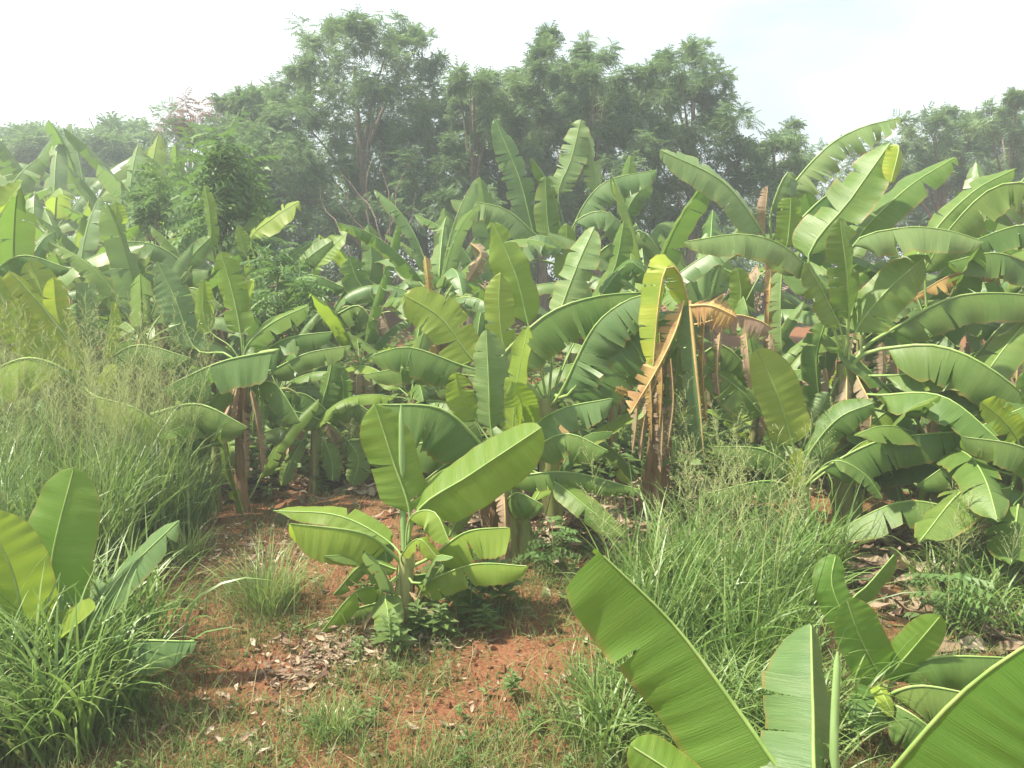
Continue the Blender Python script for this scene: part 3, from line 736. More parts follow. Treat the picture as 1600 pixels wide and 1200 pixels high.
K.leaf([(1312, 512, -0.1), (1285, 455, -0.15), (1258, 408, -0.2)], 66, (0.4, 0.35, 0.9), 12, 15, 1, 'mature')
K.leaf([(1326, 500, -0.1), (1322, 420, -0.2), (1312, 340, -0.25)], 78, (0.1, 0.4, 1), 20, 20, 8, 'mature')
hang(K, [(1330, 385, -0.1), (1410, 356, -0.2), (1480, 360, -0.25), (1538, 378, -0.3)], 40, 2, 'pale', shred=0.5)
hang(K, [(1268, 430, -0.1), (1225, 385, -0.2), (1160, 366, -0.3), (1068, 378, -0.35)], 40, 6, 'pale', shred=0.6)
K.leaf([(1330, 390, 0.2), (1410, 300, 0.3), (1495, 244, 0.35)], 84, (-0.4, 0.7, 0.6), 12, 30, 2, 'mature', foldR=5)
K.leaf([(1285, 640, 0), (1275, 560, 0), (1290, 500, 0)], 60, (0.2, 0.2, 1), 35, 25, 2, 'mature')
for (px, py, ln, w_) in ((1290, 575, 60, 50), (1312, 580, 76, 44), (1345, 545, 100, 70), (1378, 535, 92, 56), (1400, 560, 80, 40), (1265, 590, 56, 40)):
    K.leaf([(px, py, 0.1), (px + 4, py + ln * 0.5, 0.08), (px + rnd.uniform(-12, 12), py + ln, 0.06)], w_, (rnd.uniform(-.3, .3), 0.15, 1), 38, 30, 14, 'dry', shred=1.3, free=True)
K.leaf([(1320, 572, -0.1), (1324, 600, -0.12), (1326, 645, -0.12)], 10, (0, 0, 1), 20, 20, 0, 'yellow', free=True)
K.leaf([(1222, 420, 0), (1219, 480, -0.05), (1222, 568, -0.1)], 52, (-0.2, 0.15, 1), 28, 25, 10, 'pale', free=True, foldR=82, label='leaf hanging straight down on a pale midrib')

# K2: its neighbour behind, with the fully shredded arching leaf
K2 = Banana('banana plant with one shredded grey leaf arching like a feather against the sky', ground_at(1215, 8.6), (1205, 400), 0.11, 'stem_brown')
hang(K2, [(1232, 300, 0), (1290, 232, 0), (1345, 200, 0), (1408, 184, 0)], 46, 44, 'pale', shred=1.1, fold=35, res=110, gap_k=2.2)
K2.leaf([(1190, 362, -0.2), (1130, 285, -0.3), (1030, 234, -0.4)], 76, (0.35, 0.6, 0.8), 10, 25, 3, 'pale', shred=0.5, wave=0.04)
K2.leaf([(1228, 388, -0.3), (1234, 345, -0.3), (1236, 308, -0.3)], 44, (0, 0.2, 1), 8, 12, 0, 'young', blunt=0.1)
hang(K2, [(1205, 330, 0), (1230, 270, 0), (1252, 290, 0.1)], 40, 14, 'pale')
K2.leaf([(1195, 370, 0), (1196, 330, -0.1), (1200, 290, -0.1)], 40, (0.4, 0.2, 1), 40, 30, 10, 'dry')
hang(K2, [(1220, 380, 0.2), (1300, 300, 0.3), (1400, 270, 0.3)], 46, 8, 'mature')
hang(K2, [(1240, 420, 0.2), (1290, 350, 0.3), (1340, 330, 0.3)], 46, 8, 'mature')
K2.leaf([(1150, 500, 0), (1158, 460, 0), (1152, 418, 0)], 44, (0, 0.2, 1), 10, 10, 0, 'young')
K2.leaf([(1180, 480, 0.1), (1165, 440, 0.1), (1130, 420, 0.1)], 44, (0.3, 0.4, 0.8), 15, 25, 4, 'mature')

# K3: right margin plants
K3 = Banana('banana plant by the right margin with bluish horizontal leaves and frayed ochre one', ground_at(1640, 7.4), (1660, 430), 0.12, 'stem')
hang(K3, [(1640, 300, 0), (1560, 290, 0), (1490, 350, 0), (1440, 430, 0)], 46, 4, 'mature')
K3.leaf([(1455, 370, 0.1), (1520, 300, 0.1), (1590, 262, 0.1)], 70, (-0.4, 0.6, 0.7), 14, 24, 2, 'mature', start=P(1440, 480, 7.5))
hang(K3, [(1640, 430, -0.1), (1560, 396, -0.2), (1480, 410, -0.2)], 44, 3, 'mature')
hang(K3, [(1660, 380, -0.1), (1600, 352, -0.1), (1510, 380, -0.1)], 44, 3, 'mature')
hang(K3, [(1600, 420, 0.2), (1500, 425, 0.2), (1420, 468, 0.2)], 34, 22, 'dying', shred=1.3, label='frayed ochre withered leaf')
hang(K3, [(1640, 250, 0.3), (1590, 290, 0.3), (1540, 340, 0.3)], 56, 10, 'pale')
hang(K3, [(1650, 520, 0.1), (1580, 500, 0), (1520, 560, 0)], 54, 4, 'mature')
K3.leaf([(1640, 560, 0.1), (1590, 520, 0.1), (1500, 500, 0.1)], 70, (0, 0.6, 0.7), 15, 25, 3, 'mature')

# L: low plant right of centre
L_ = Banana('low banana plant beside the dark shade, one two-tone blade standing upright', G(1255, 850), (1256, 742), 0.06, 'stem_young')
L_.leaf([(1238, 695), (1214, 615, 0), (1182, 545, 0.05)], 80, (0.25, 0.25, 1), -16, 0, 0, 'young', wave=0.08, foldR=12)
L_.leaf([(1260, 716, -0.05), (1308, 655, -0.1), (1366, 629, -0.15)], 70, (-0.3, 0.6, 0.8), 15, 22, 8, 'mature', shred=0.6)
L_.leaf([(1318, 700, 0.05), (1390, 640, 0.1), (1474, 602, 0.15)], 66, (-0.3, 0.6, 0.8), 10, 20, 2, 'young')
hang(L_, [(1284, 735, -0.15), (1360, 694, -0.25), (1430, 680, -0.3), (1512, 674, -0.35)], 48, 9, 'mature', shred=0.6)
hang(L_, [(1300, 730, -0.1), (1350, 690, -0.15), (1368, 700, -0.15)], 36, 3, 'young')
L_.leaf([(1192, 650, 0.15), (1150, 604, 0.2), (1093, 565, 0.25)], 92, (0.35, 0.5, 0.9), 14, 22, 3, 'mature')
L_.leaf([(1270, 682, 0.2), (1281, 645, 0.2), (1294, 612, 0.22)], 50, (-0.2, 0.4, 1), 20, 20, 14, 'pale', shred=0.9)
hang(L_, [(1240, 735, -0.05), (1190, 702, -0.1), (1112, 698, -0.2)], 40, 3, 'mature')
hang(L_, [(1240, 760, -0.1), (1190, 752, -0.2), (1100, 772, -0.25)], 40, 3, 'mature')
L_.leaf([(1248, 768, -0.15), (1244, 735, -0.18), (1250, 700, -0.2)], 26, (0.2, 0.1, 1), 15, 10, 0, 'yellow')
L_.leaf([(1225, 720, 0), (1210, 690, 0), (1206, 660, 0)], 36, (0.2, 0.1, 1), 15, 10, 2, 'mature')
L_.leaf([(1300, 720, -0.2), (1350, 740, -0.3), (1380, 780, -0.35)], 40, (0, 0.6, 0.8), 15, 20, 2, 'mature')

# M: plant whose leaves hang over the dark hollow at the right
Mm = Banana('shaded banana plant over the dark hollow, one curled leaf turned bright yellow', G(1580, 900), (1600, 720), 0.10, 'stem')
hang(Mm, [(1690, 760, -0.2), (1600, 700, -0.25), (1500, 682, -0.3)], 50, 4, 'mature')
Mm.leaf([(1590, 690, -0.1), (1565, 655, -0.15), (1532, 628, -0.2)], 62, (0.2, 0.4, 1), -25, 0, 1, 'yellow', label='curled bright yellow leaf', foldR=10)
Mm.leaf([(1600, 700, 0), (1620, 640, 0), (1600, 580, 0)], 60, (0.2, 0.4, 1), 15, 20, 1, 'mature')
hang(Mm, [(1570, 740, 0), (1500, 720, 0.1), (1430, 760, 0.2)], 40, 3, 'mature')
hang(Mm, [(1570, 780, -0.1), (1520, 770, -0.2), (1450, 820, -0.2)], 44, 3, 'mature')
Mm.leaf([(1580, 760, -0.2), (1540, 770, -0.3), (1500, 820, -0.35)], 60, (0, 0.6, 0.7), 15, 20, 2, 'mature')
Mm.leaf([(1600, 770, -0.2), (1580, 800, -0.3), (1600, 860, -0.3)], 60, (0, 0.6, 0.7), 15, 20, 2, 'mature')
hang(Mm, [(1560, 720, 0.3), (1470, 620, 0.5), (1390, 640, 0.6)], 50, 3, 'mature')
hang(Mm, [(1560, 650, 0.3), (1500, 600, 0.5), (1430, 620, 0.6)], 44, 3, 'mature')

for az, ll in ((-100, .9), (-150, 1.0), (-60, 1.0), (170, 1.1), (-20, 1.0), (-125, .7), (-80, .7), (130, 1.0)):  # wide overhead leaves added to darken the hollow with their shade
    d_ = np.array([math.cos(R(az)), math.sin(R(az)), 0]); c_ = Mm.crown - [0, 0, rnd.uniform(0.1, 0.5)]
    Mm.leaf_world([c_ + d_ * 0.25, c_ + d_ * (0.25 + ll * .5) + [0, 0, .12], c_ + d_ * (0.25 + ll) - [0, 0, .18]], 0.46, (0, -0.1, 1), 25, 25, 3, 'mature', res=30, start=c_)

# O: torn grey-green plant with a reddish trunk
O = Banana('wind-torn grey-green banana plant with drooping leaf tatters over a reddish trunk', ground_at(684, 9.0), (684, 470), 0.13, 'stem_brown')
fan(O, 11, 1.25, (0.22, 0.3), 78, 10, 0.6, (0.7, 1.3), (8, 12, 15), ('pale', 'pale', 'mature'), shred=1.3, res=30)
O.leaf([(664, 400, -0.3), (668, 430, -0.35), (672, 475, -0.35)], 30, (0, 0.2, 1), 40, 30, 12, 'dying', free=True)
O.leaf([(735, 380, -0.2), (752, 400, -0.25), (730, 440, -0.25)], 50, (0, 0.2, 1), 40, 30, 14, 'dry', free=True)
O.leaf([(675, 470, -0.1), (680, 520, -0.15), (680, 560, -0.15)], 34, (0, 0.2, 1), 40, 30, 10, 'dry', free=True)

# P: the tallest plant in the middle of the back row
Pp = Banana('tallest banana plant in front of the trees, ragged narrow leaves pointing skyward', ground_at(900, 10.6), (898, 420), 0.14, 'stem')
Pp.leaf([(840, 380), (812, 280, 0), (772, 183, 0.05)], 56, (0.3, 0.25, 1), 10, 20, 14, 'pale', shred=1.5)
Pp.leaf([(880, 380), (862, 300, -0.1), (830, 244, -0.2)], 36, (0.5, 0.2, 0.8), 30, 40, 12, 'mature')
Pp.leaf([(868, 395, -0.2), (856, 350, -0.2), (852, 275, -0.2)], 44, (0, 0.2, 1), 12, 15, 3, 'mature')
Pp.leaf([(872, 305, 0), (892, 250, 0), (908, 186, 0.05)], 54, (-0.3, 0.2, 1), 10, 20, 9, 'pale', shred=1.5)
Pp.leaf([(930, 300, 0.1), (925, 240, 0.1), (912, 192, 0.1)], 46, (0.4, 0.2, 0.9), 20, 30, 12, 'pale', shred=1.6)
hang(Pp, [(902, 340, -0.1), (945, 285, -0.15), (1026, 265, -0.2)], 34, 16, 'pale', shred=0.7)
hang(Pp, [(838, 368, -0.1), (785, 325, -0.2), (703, 312, -0.3)], 36, 24, 'pale', shred=0.8)
hang(Pp, [(898, 348, -0.3), (950, 332, -0.4), (1000, 390, -0.4)], 36, 6, 'pale')
Pp.leaf([(970, 345, 0.1), (990, 310, 0.1), (1016, 280, 0.1)], 44, (-0.3, 0.4, 0.8), 15, 30, 4, 'mature')
Pp.leaf([(968, 340, 0.2), (978, 290, 0.2), (986, 240, 0.2)], 34, (-0.3, 0.2, 1), 10, 20, 2, 'mature')
hang(Pp, [(1005, 380, 0), (1030, 350, 0), (1066, 348, 0)], 26, 6, 'pale')
hang(Pp, [(795, 400, -0.3), (840, 368, -0.4), (885, 385, -0.4)], 34, 8, 'pale')
Pp.leaf([(880, 440, -0.4), (884, 400, -0.4), (886, 348, -0.4)], 40, (0, 0.2, 1), 8, 12, 0, 'young')
hang(Pp, [(960, 400, -0.2), (1000, 360, -0.2), (1050, 420, -0.2)], 40, 6, 'mature')
hang(Pp, [(930, 400, -0.4), (970, 380, -0.4), (1030, 440, -0.5)], 40, 6, 'mature')
Pp.spear([(985, 470, -0.5), (988, 430, -0.5), (990, 385, -0.5)], 4)
Pp.spear([(1100, 470, -0.3), (1100, 420, -0.3), (1104, 365, -0.3)], 8)

# T: bright plants of the left centre
T1 = Banana('banana plant with a single bright blade reaching right below the dark trees', ground_at(430, 10.2), (425, 470), 0.1, 'stem')
T1.leaf([(392, 375), (425, 342, 0), (468, 314, 0.05)], 56, (-0.2, 0.6, 0.7), 10, 20, 2, 'young')
T1.leaf([(440, 430), (455, 400, 0), (500, 372, 0)], 40, (-0.2, 0.6, 0.7), 10, 20, 2, 'mature')
T1.leaf([(385, 400), (378, 375, 0), (370, 352, 0)], 30, (0.2, 0.2, 1), 10, 20, 0, 'young')
hang(T1, [(440, 470), (480, 430, -0.1), (540, 450, -0.1)], 34, 4, 'mature')
hang(T1, [(410, 470), (370, 440, -0.1), (320, 450, -0.1)], 34, 4, 'mature')
hang(T1, [(430, 500, -0.2), (470, 480, -0.3), (520, 500, -0.3)], 34, 4, 'mature')
T2 = Banana('banana plant with glossy yellow-green folded leaf at the edge of the dark trees', ground_at(520, 9.4), (515, 480), 0.1, 'stem')
T2.leaf([(490, 425), (510, 395, 0), (544, 362, 0.05)], 54, (-0.2, 0.4, 0.9), -20, 0, 0, 'young', foldR=12)
T2.leaf([(470, 430), (480, 405, 0), (520, 375, 0)], 40, (-0.2, 0.4, 0.9), 10, 20, 2, 'mature')
hang(T2, [(530, 470), (560, 430, -0.1), (600, 460, -0.1)], 40, 4, 'mature')
hang(T2, [(500, 480), (470, 450, -0.1), (420, 470, -0.1)], 34, 4, 'mature')
hang(T2, [(530, 490, -0.2), (565, 480, -0.3), (600, 540, -0.3)], 40, 4, 'mature')
hang(T2, [(510, 500, -0.2), (500, 500, -0.3), (460, 560, -0.3)], 40, 4, 'mature')
T2.leaf([(560, 470, 0.1), (580, 420, 0.1), (575, 350, 0.1)], 50, (-0.2, 0.2, 1), 12, 20, 4, 'pale')
T2.leaf([(590, 480, -0.2), (560, 440, -0.2), (545, 400, -0.2)], 60, (0.3, 0.3, 1), 12, 20, 2, 'mature')
T3 = Banana('banana plant with a long leaf arching sideways over darker blades', ground_at(250, 9.6), (250, 480), 0.1, 'stem')
hang(T3, [(296, 425), (240, 382, -0.1), (153, 378, -0.2)], 32, 3, 'pale')
T3.leaf([(232, 470), (210, 430, 0), (196, 396, 0)], 46, (0.2, 0.3, 1), 12, 20, 0, 'mature')
T3.leaf([(265, 450, 0.2), (300, 400, 0.2), (330, 370, 0.2)], 46, (-0.2, 0.4, 1), 12, 20, 2, 'mature')
T3.leaf([(325, 385, 0.3), (328, 340, 0.3), (320, 288, 0.3)], 32, (-0.2, 0.2, 1), 12, 20, 4, 'young')
T3.leaf([(185, 365, 0.3), (182, 340, 0.3), (180, 314, 0.3)], 40, (0.1, 0.2, 1), 12, 20, 1, 'young')
hang(T3, [(240, 480), (190, 450, -0.1), (130, 470, -0.2)], 36, 4, 'mature')
hang(T3, [(260, 480), (300, 450, -0.1), (350, 480, -0.2)], 36, 4, 'mature')
hang(T3, [(250, 440, .3), (270, 425, .2), (330, 420, .2)], 34, 4, 'mature')

for b_ in (H, I, K, K2, K3, Pp, T1, T2, T3, O, Lm, Np):
    for k in range(2):
        az = rnd.uniform(0, 6.28); d_ = np.array([math.cos(az), math.sin(az), 0]) * 0.14
        b_.leaf_world([b_.crown + d_ - [0, 0, .1], b_.crown + d_ * 2.4 - [0, 0, 0.4], b_.crown + d_ * 1.7 - [0, 0, rnd.uniform(0.7, 1.1)]], 0.24, d_ * 5, 40, 30, 9, rnd.choice(['dry', 'dry', 'dying']), free=True, res=24, nc=3)
M2 = Banana('low banana plant added to shade the hollow, spreading leaves roofing it over', ground_at(1470, 6.3), (1470, 700), 0.09, 'stem')  # added plant, its leaves spread to cast shade into the hollow
fan(M2, 11, 1.15, (0.30, 0.38), 55, -8, 0.3, (0.4, 0.8), (1, 2, 4), ('mature',))
suckers(M2, 7, 0.9, 0.3, 0.6)
for az, ll, zz in ((-28, 1.35, .15), (-4, 1.4, .25), (24, 1.3, .2), (-50, 1.0, .3)):  # leaves added on this side so that their shadow falls on the hollow
    d_ = np.array([math.cos(R(az)), math.sin(R(az)), 0]); c_ = K.crown - [0, 0, zz]
    K.leaf_world([c_ + d_ * 0.3 + [0, 0, .05], c_ + d_ * (0.3 + ll * .5) + [0, 0, .1], c_ + d_ * (0.3 + ll) - [0, 0, .25]], 0.44, (0, -0.1, 1), 28, 25, 4, 'mature', res=34, start=c_)
for b_, n_ in ((H, 4), (I, 5), (J, 5), (K, 6), (K2, 7), (K3, 6), (O, 7), (Pp, 8), (T1, 6), (T2, 6), (T3, 6), (Lm, 5), (Mm, 4), (E, 3)):
    suckers(b_, n_)

# ------------------------------------------------------------------ rows of plants behind: four grown plants, then copies
def grown(label, base, h, seed, nl, ll):
    r_ = random.Random(seed)
    b = Banana(label, base, None, 0.10, r_.choice(['stem', 'stem_brown', 'stem']), group='banana plants of the back rows', stem=False)
    b.crown = b.loc + np.array([0, 0, h]); b.stem(b.crown, 0.10, 'stem')
    fan(b, nl, ll, (0.25, 0.33), 76, -2, seed, (0.5, 1.25), (1, 3, 5, 8, 11), ('mature', 'mature', 'mature', 'pale', 'pale', 'young'), r_, 20)
    suckers(b, 7, 1.1, 0.3, 1.0, r_, 14)
    for i in range(3):
        az = r_.uniform(0, 6.28); d = np.array([math.cos(az), math.sin(az), 0]) * 0.12
        b.leaf_world([b.crown + d, b.crown + d * 2.2 - [0, 0, 0.4], b.crown + d * 1.8 - [0, 0, r_.uniform(0.8, 1.2)]], 0.4, d * 5, 35, 30, 8, 'dry', free=True, res=14, nc=3)
    return b.root

protos = None
back = [  # pixel column, distance, scale, label
    (95, 17.5, 1.38, 'banana plant with the tallest pointed leaf of the far hazy rows'),
    (30, 11.5, 0.85, 'banana plant of the back rows behind the bright margin leaf'),
    (180, 12.5, 0.85, 'mid-distance banana plant between the arching sideways leaf and hazy rows'),
    (300, 13.5, 0.92, 'banana plant partly hidden by the feathery green sapling'),
    (240, 16, 1.12, 'hazy banana plant rising just beside the rusty thin tree'),
    (-20, 15, 1.2, 'hazy banana plant at the extreme margin of the far rows'),
    (40, 20, 1.4, 'faint banana plant at the far end of the rows'),
    (150, 19.5, 1.35, 'faint far banana plant beneath the round hazy tree'),
    (120, 10.5, 0.8, 'banana plant standing behind the yellow-tinged one'),
    (380, 12.5, 0.8, 'shaded banana plant under the edge of the dark tree'),
    (60, 14, 1.05, 'banana plant with pale drooping leaf in the second hazy row'),
    (330, 10.4, 0.85, 'banana plant tucked between the arching leaf and single bright blade'),
    (590, 11.5, 0.8, 'shaded banana plant behind the wind-torn grey-green one'),
    (770, 11, 0.85, 'banana plant between the torn grey-green one and the tallest one'),
    (1010, 9.8, 0.85, 'banana plant filling the gap behind the dying one'),
    (1105, 10.6, 0.9, 'shaded banana plant behind the dry brown leaf curtain'),
    (1290, 10, 0.9, 'banana plant behind the tall spreading one'),
    (1430, 9.2, 0.85, 'banana plant with dusky blades behind the tall spreading one'),
    (1530, 10.5, 0.92, 'banana plant in the row behind the bluish horizontal leaves'),
    (1640, 9.6, 0.85, 'banana plant cut by the frame edge behind the bluish leaves'),
    (1470, 7.9, 0.72, 'smaller banana plant above the dark hollow, in full shade'),
    (1590, 8.2, 0.8, 'shaded banana plant deep behind the curled yellow leaf'),
    (560, 8.9, 0.62, 'short banana plant in the shadow beside the reddish trunk'),
    (220, 8.4, 0.72, 'short banana plant seen through the hazy grass seed heads'),
    (20, 8.8, 0.8, 'banana plant behind the yellow blades at the margin'),
    (640, 7.9, 0.55, 'small shaded banana plant under the bright horizontal leaf'),
    (-60, 18, 1.35, 'far hazy banana plant only half inside the picture'),
    (290, 18, 1.2, 'far hazy banana plant just below the thin rust-tinged tree'),
    (205, 14.2, 1.05, 'banana plant between the dull green sapling and the round hazy tree'),
    (110, 13, 0.8, 'banana plant in the thick of the left rows, half hidden by fronds'),
    (345, 16, 0.9, 'banana plant between the light green sapling and the dark tree flank'),
    (0, 10, 0.75, 'banana plant crowded behind the yellow blades and seeding grass'),
    (470, 12, 0.72, 'small banana plant in deep shade beneath the bare forked shrub'),
    (700, 12.5, 0.75, 'banana plant in front of the slim feathery tree foot'),
    (1350, 8.6, 0.7, 'small banana plant crouching behind the skirt of dry brown leaves'),
    (1190, 8.0, 0.6, 'small banana plant beneath the dry brown leaf curtain'),
    (430, 8.3, 0.55, 'small banana plant in the shade between the fruiting one and the sapling'),
    (960, 8.4, 0.62, 'small shaded banana plant under the long combed leaves'),
]
for i, (px, d, s, lab) in enumerate(back):
    base = ground_at(px, d)
    if i < 5:
        ro = grown(lab, base, 1.75 + 0.12 * i, i * 3 + 2, 9 + i % 2, 1.7)
        if i == 0: protos = []
        protos.append(ro)
    else:
        ro = copy_tree(protos[i % 5]); ro.location = Vector([float(c) for c in base]); ro['label'] = lab
        ro.rotation_euler = (0, 0, i * 1.9)
    ro.scale = (s, s, s)
# ------------------------------------------------------------------ trees: tapered trunk, limbs, crown of compound leaves
def compound_leaf(pairs=4, droop=0.5, plen=0.42, pw=0.17):
    V, F = [], []
    def pt(t): return np.array([t, 0, -droop * t * t * 0.6])
    for i in range(pairs):
        t = 0.15 + 0.85 * (i + 0.5) / pairs; c = pt(t)
        ln = plen * (1 - 0.45 * abs(t - 0.55))
        for sg in (1, -1):
            dv = unit(np.array([0.55, sg, -0.30])); wv = np.array([1, -0.4 * sg, 0.0]) * pw * 0.5
            m_ = c + dv * ln * 0.35 + np.array([0, 0, 0.02]); e = c + dv * ln + np.array([0, 0, -0.05])
            b0 = len(V); V += [m_ + wv, e, c - wv * .6]; F.append((b0, b0 + 1, b0 + 2))
    b0 = len(V)
    V += [np.array([0, 0.010, 0]), np.array([0, -0.010, 0]), pt(1)]; F.append((b0, b0 + 1, b0 + 2))
    return np.array(V), np.array(F)

def scatter(tV, tF, pos, fwd, up, scale):
    """instances of a template baked into one mesh"""
    X_ = unit(fwd); Zt = up - X_ * np.sum(up * X_, 1, keepdims=True); Z_ = unit(Zt); Y_ = np.cross(Z_, X_)
    sc3 = scale[:, None, None]
    V = pos[:, None] + (tV[None, :, 0:1] * X_[:, None] + tV[None, :, 1:2] * Y_[:, None] + tV[None, :, 2:3] * Z_[:, None]) * sc3
    n_, k = len(pos), len(tV)
    F = (np.arange(n_) * k)[:, None, None] + tF[None]
    return V.reshape(-1, 3), F.reshape(-1, tF.shape[1])

CL = compound_leaf()
def foliage(centres, radii, per, size, r_, flat=0.8, sub_=1.0):
    """leaf sprays through the outer part of many small clumps"""
    pos, fwd, tint = [], [], []
    for c, rad in zip(centres, radii):
        nsub = max(4 if sub_ < 1 else 6, int(16 * sub_ * (rad / 0.8) ** 1.4))
        for _ in range(nsub):
            u = unit(r_.normal(size=3)); sub_c = c + u * rad * r_.uniform(0.1, 1.22) * np.array([1, 1, flat])
            sr = rad * r_.uniform(0.2, 0.45); tv = np.clip(r_.normal(0.5, 0.17), 0.05, 0.95)
            k = max(5, int(per * r_.uniform(0.7, 1.2)))
            uu = unit(r_.normal(size=(k, 3)) + np.array([0, 0, 0.45])); rr = sr * r_.uniform(0.15, 1.0, (k, 1))
            pos.append(sub_c + uu * rr); fwd.append(unit(r_.normal(size=(k, 3)) * [1, 1, 0.55]) + uu * 0.35 + u * 0.45 + [0, 0, -0.22]); tint.append(np.clip(tv + r_.normal(0, 0.07, k), 0, 1))
    pos = np.vstack(pos); fwd = np.vstack(fwd); tint = np.concatenate(tint)
    up = np.array([0, 0, 1.0]) + r_.normal(0, 0.35, pos.shape)
    return pos, fwd, up, size * r_.uniform(0.65, 1.25, len(pos)), tint

def tree(label, base, blobs, d, dy=0, per=48, size=0.205, mat='crown', tr=0.13, name='tree', cat='tree', group='trees behind the plantation', seed=0, ddj=1.2, limbs=True, flat=0.8, sub=1.0):
    r_ = np.random.default_rng(seed + 100)
    base = np.asarray(base, float)
    root = empty(name, base); tag(root, label, cat, group)
    cen, rad = [], []
    for bl in blobs:
        dd = bl[3] if len(bl) > 3 else r_.uniform(-ddj, ddj)
        cen.append(P(bl[0], bl[1] + dy, d + dd)); rad.append(bl[2] * (d + dd) / FPX)
    cen = np.array(cen); rad = np.array(rad)
    pos, fwd, up, s, tint = foliage(cen, rad, per, size, r_, flat, sub)
    V, F = scatter(CL[0], CL[1], pos - base, fwd, up, s)
    link('crown', mesh('crown', V, F, M[mat], tint=np.repeat(tint, len(CL[0])), smooth=False), root)
    top = cen.mean(0) * [1, 1, 0] + [0, 0, np.percentile(cen[:, 2], 70)]
    mid = base * 0.5 + top * 0.5 + [r_.uniform(-.2, .2), 0, 0]
    cv, _ = catmull([base - [0, 0, .1], base * .75 + top * .25, mid, top], 0)
    q = np.linspace(0, 1, 12)
    Vt, Ft = tube_geo(cv(q) - base, tr * (1.25 - q), 9)
    link('trunk', mesh('trunk', Vt, Ft, M['bark']), root)
    if limbs:
        for c in cen[r_.permutation(len(cen))[:9]]:
            hq = np.clip((c[2] - base[2]) / (top[2] - base[2] + 1e-6) * 0.6, 0.15, 0.85); a0 = cv(hq)
            cb, _ = catmull([a0, a0 * .55 + c * .45 + [0, 0, 0.2], c], 0)
            qb = np.linspace(0, 1, 8)
            Vb_, Fb_ = tube_geo(cb(qb) - base, tr * 0.42 * (1.1 - qb), 6)
            link('branch', mesh('branch', Vb_, Fb_, M['bark']), root)
    return root

def tb(px, d): return ground_at(px, d)
tree('tallest dense feathery tree with a broad rounded double top', tb(580, 18.5), [
    (500, 75, 42), (555, 60, 40), (605, 75, 46), (650, 75, 34), (480, 110, 24), (668, 105, 26), (520, 130, 56), (590, 140, 60), (645, 150, 44), (470, 185, 44),
    (540, 205, 60), (610, 215, 56), (665, 170, 30), (440, 235, 50), (500, 260, 56), (570, 280, 56), (630, 285, 50), (455, 300, 46), (420, 210, 40), (690, 270, 40), (400, 270, 40), (520, 330, 44), (600, 340, 44), (560, 42, 14), (640, 50, 14), (522, 48, 14)], 18.5, seed=1)
tree('slim feathery tree in the gap between the two tall crowns', tb(738, 18), [
    (735, 135, 26), (755, 150, 26), (720, 165, 26), (765, 185, 28), (735, 205, 36), (710, 225, 34), (760, 235, 38), (725, 280, 46), (775, 290, 44), (700, 320, 40), (760, 340, 44), (716, 128, 14), (764, 128, 12)], 18, seed=2)
tree('feathery tree with a lone narrow plume on top', tb(850, 18.5), [
    (848, 62, 16), (846, 85, 22), (852, 110, 30), (815, 125, 32), (870, 130, 34), (800, 150, 26), (835, 155, 40), (880, 175, 42), (815, 195, 40), (860, 220, 50), (810, 250, 44), (880, 270, 46), (830, 300, 50), (790, 310, 40), (880, 330, 46)], 18.5, seed=3)
tree('feathery tree with a softly pointed double top', tb(935, 18), [
    (905, 85, 22), (930, 85, 22), (890, 110, 28), (925, 115, 32), (950, 125, 26), (905, 150, 40), (950, 160, 40), (920, 200, 46), (965, 210, 46), (930, 250, 46), (980, 270, 46), (930, 310, 46), (985, 330, 46), (960, 150, 32)], 18, seed=4)
tree('wide feathery tree with one tower-like top', tb(1070, 18.5), [
    (1075, 85, 22), (1095, 90, 24), (1060, 105, 26), (1085, 120, 30), (1115, 115, 22), (1010, 120, 20), (1030, 140, 32), (1080, 160, 42), (1130, 155, 30), (1000, 165, 40), (1050, 190, 46), (1110, 195, 44), (1150, 185, 30), (1010, 230, 46),
    (1070, 245, 50), (1130, 240, 44), (1165, 230, 26), (1030, 290, 46), (1090, 300, 50), (1140, 290, 44), (1050, 350, 46), (1120, 350, 46), (1038, 100, 14)], 18.5, seed=5)
tree('low feathery tree stepping down beside the wide one', tb(1200, 19), [
    (1230, 212, 18), (1205, 222, 22), (1180, 235, 26), (1225, 240, 24), (1190, 265, 34), (1225, 270, 30), (1160, 290, 36), (1200, 310, 40), (1240, 300, 28), (1180, 350, 40), (1240, 350, 34)], 19, seed=6)
tree('shaded feathery tree filling the left flank of the tallest one', tb(400, 19.5), [
    (360, 165, 22), (385, 158, 20), (410, 175, 28), (370, 195, 32), (340, 215, 28), (400, 215, 36), (440, 165, 24), (435, 195, 32), (360, 245, 40), (410, 260, 44), (440, 290, 44), (380, 300, 44), (450, 240, 40), (420, 340, 40), (330, 260, 34)], 19.5, seed=7)
tree('thin rust-tinged tree, see-through against the white sky', tb(295, 22), [
    (262, 175, 14), (285, 165, 14), (310, 178, 16), (330, 172, 14), (275, 192, 18), (300, 200, 20), (325, 198, 18), (255, 200, 12), (345, 190, 14)], 22, seed=8, mat='crown_rust', per=8, size=0.26, tr=0.06)
tree('round hazy tree behind the left banana rows', tb(198, 28), [
    (198, 200, 16), (185, 215, 20), (215, 215, 20), (170, 230, 18), (235, 230, 20), (200, 238, 26), (165, 250, 22), (240, 252, 22), (205, 265, 26), (180, 190, 8), (212, 194, 8)], 28, 14, seed=9, size=0.5)
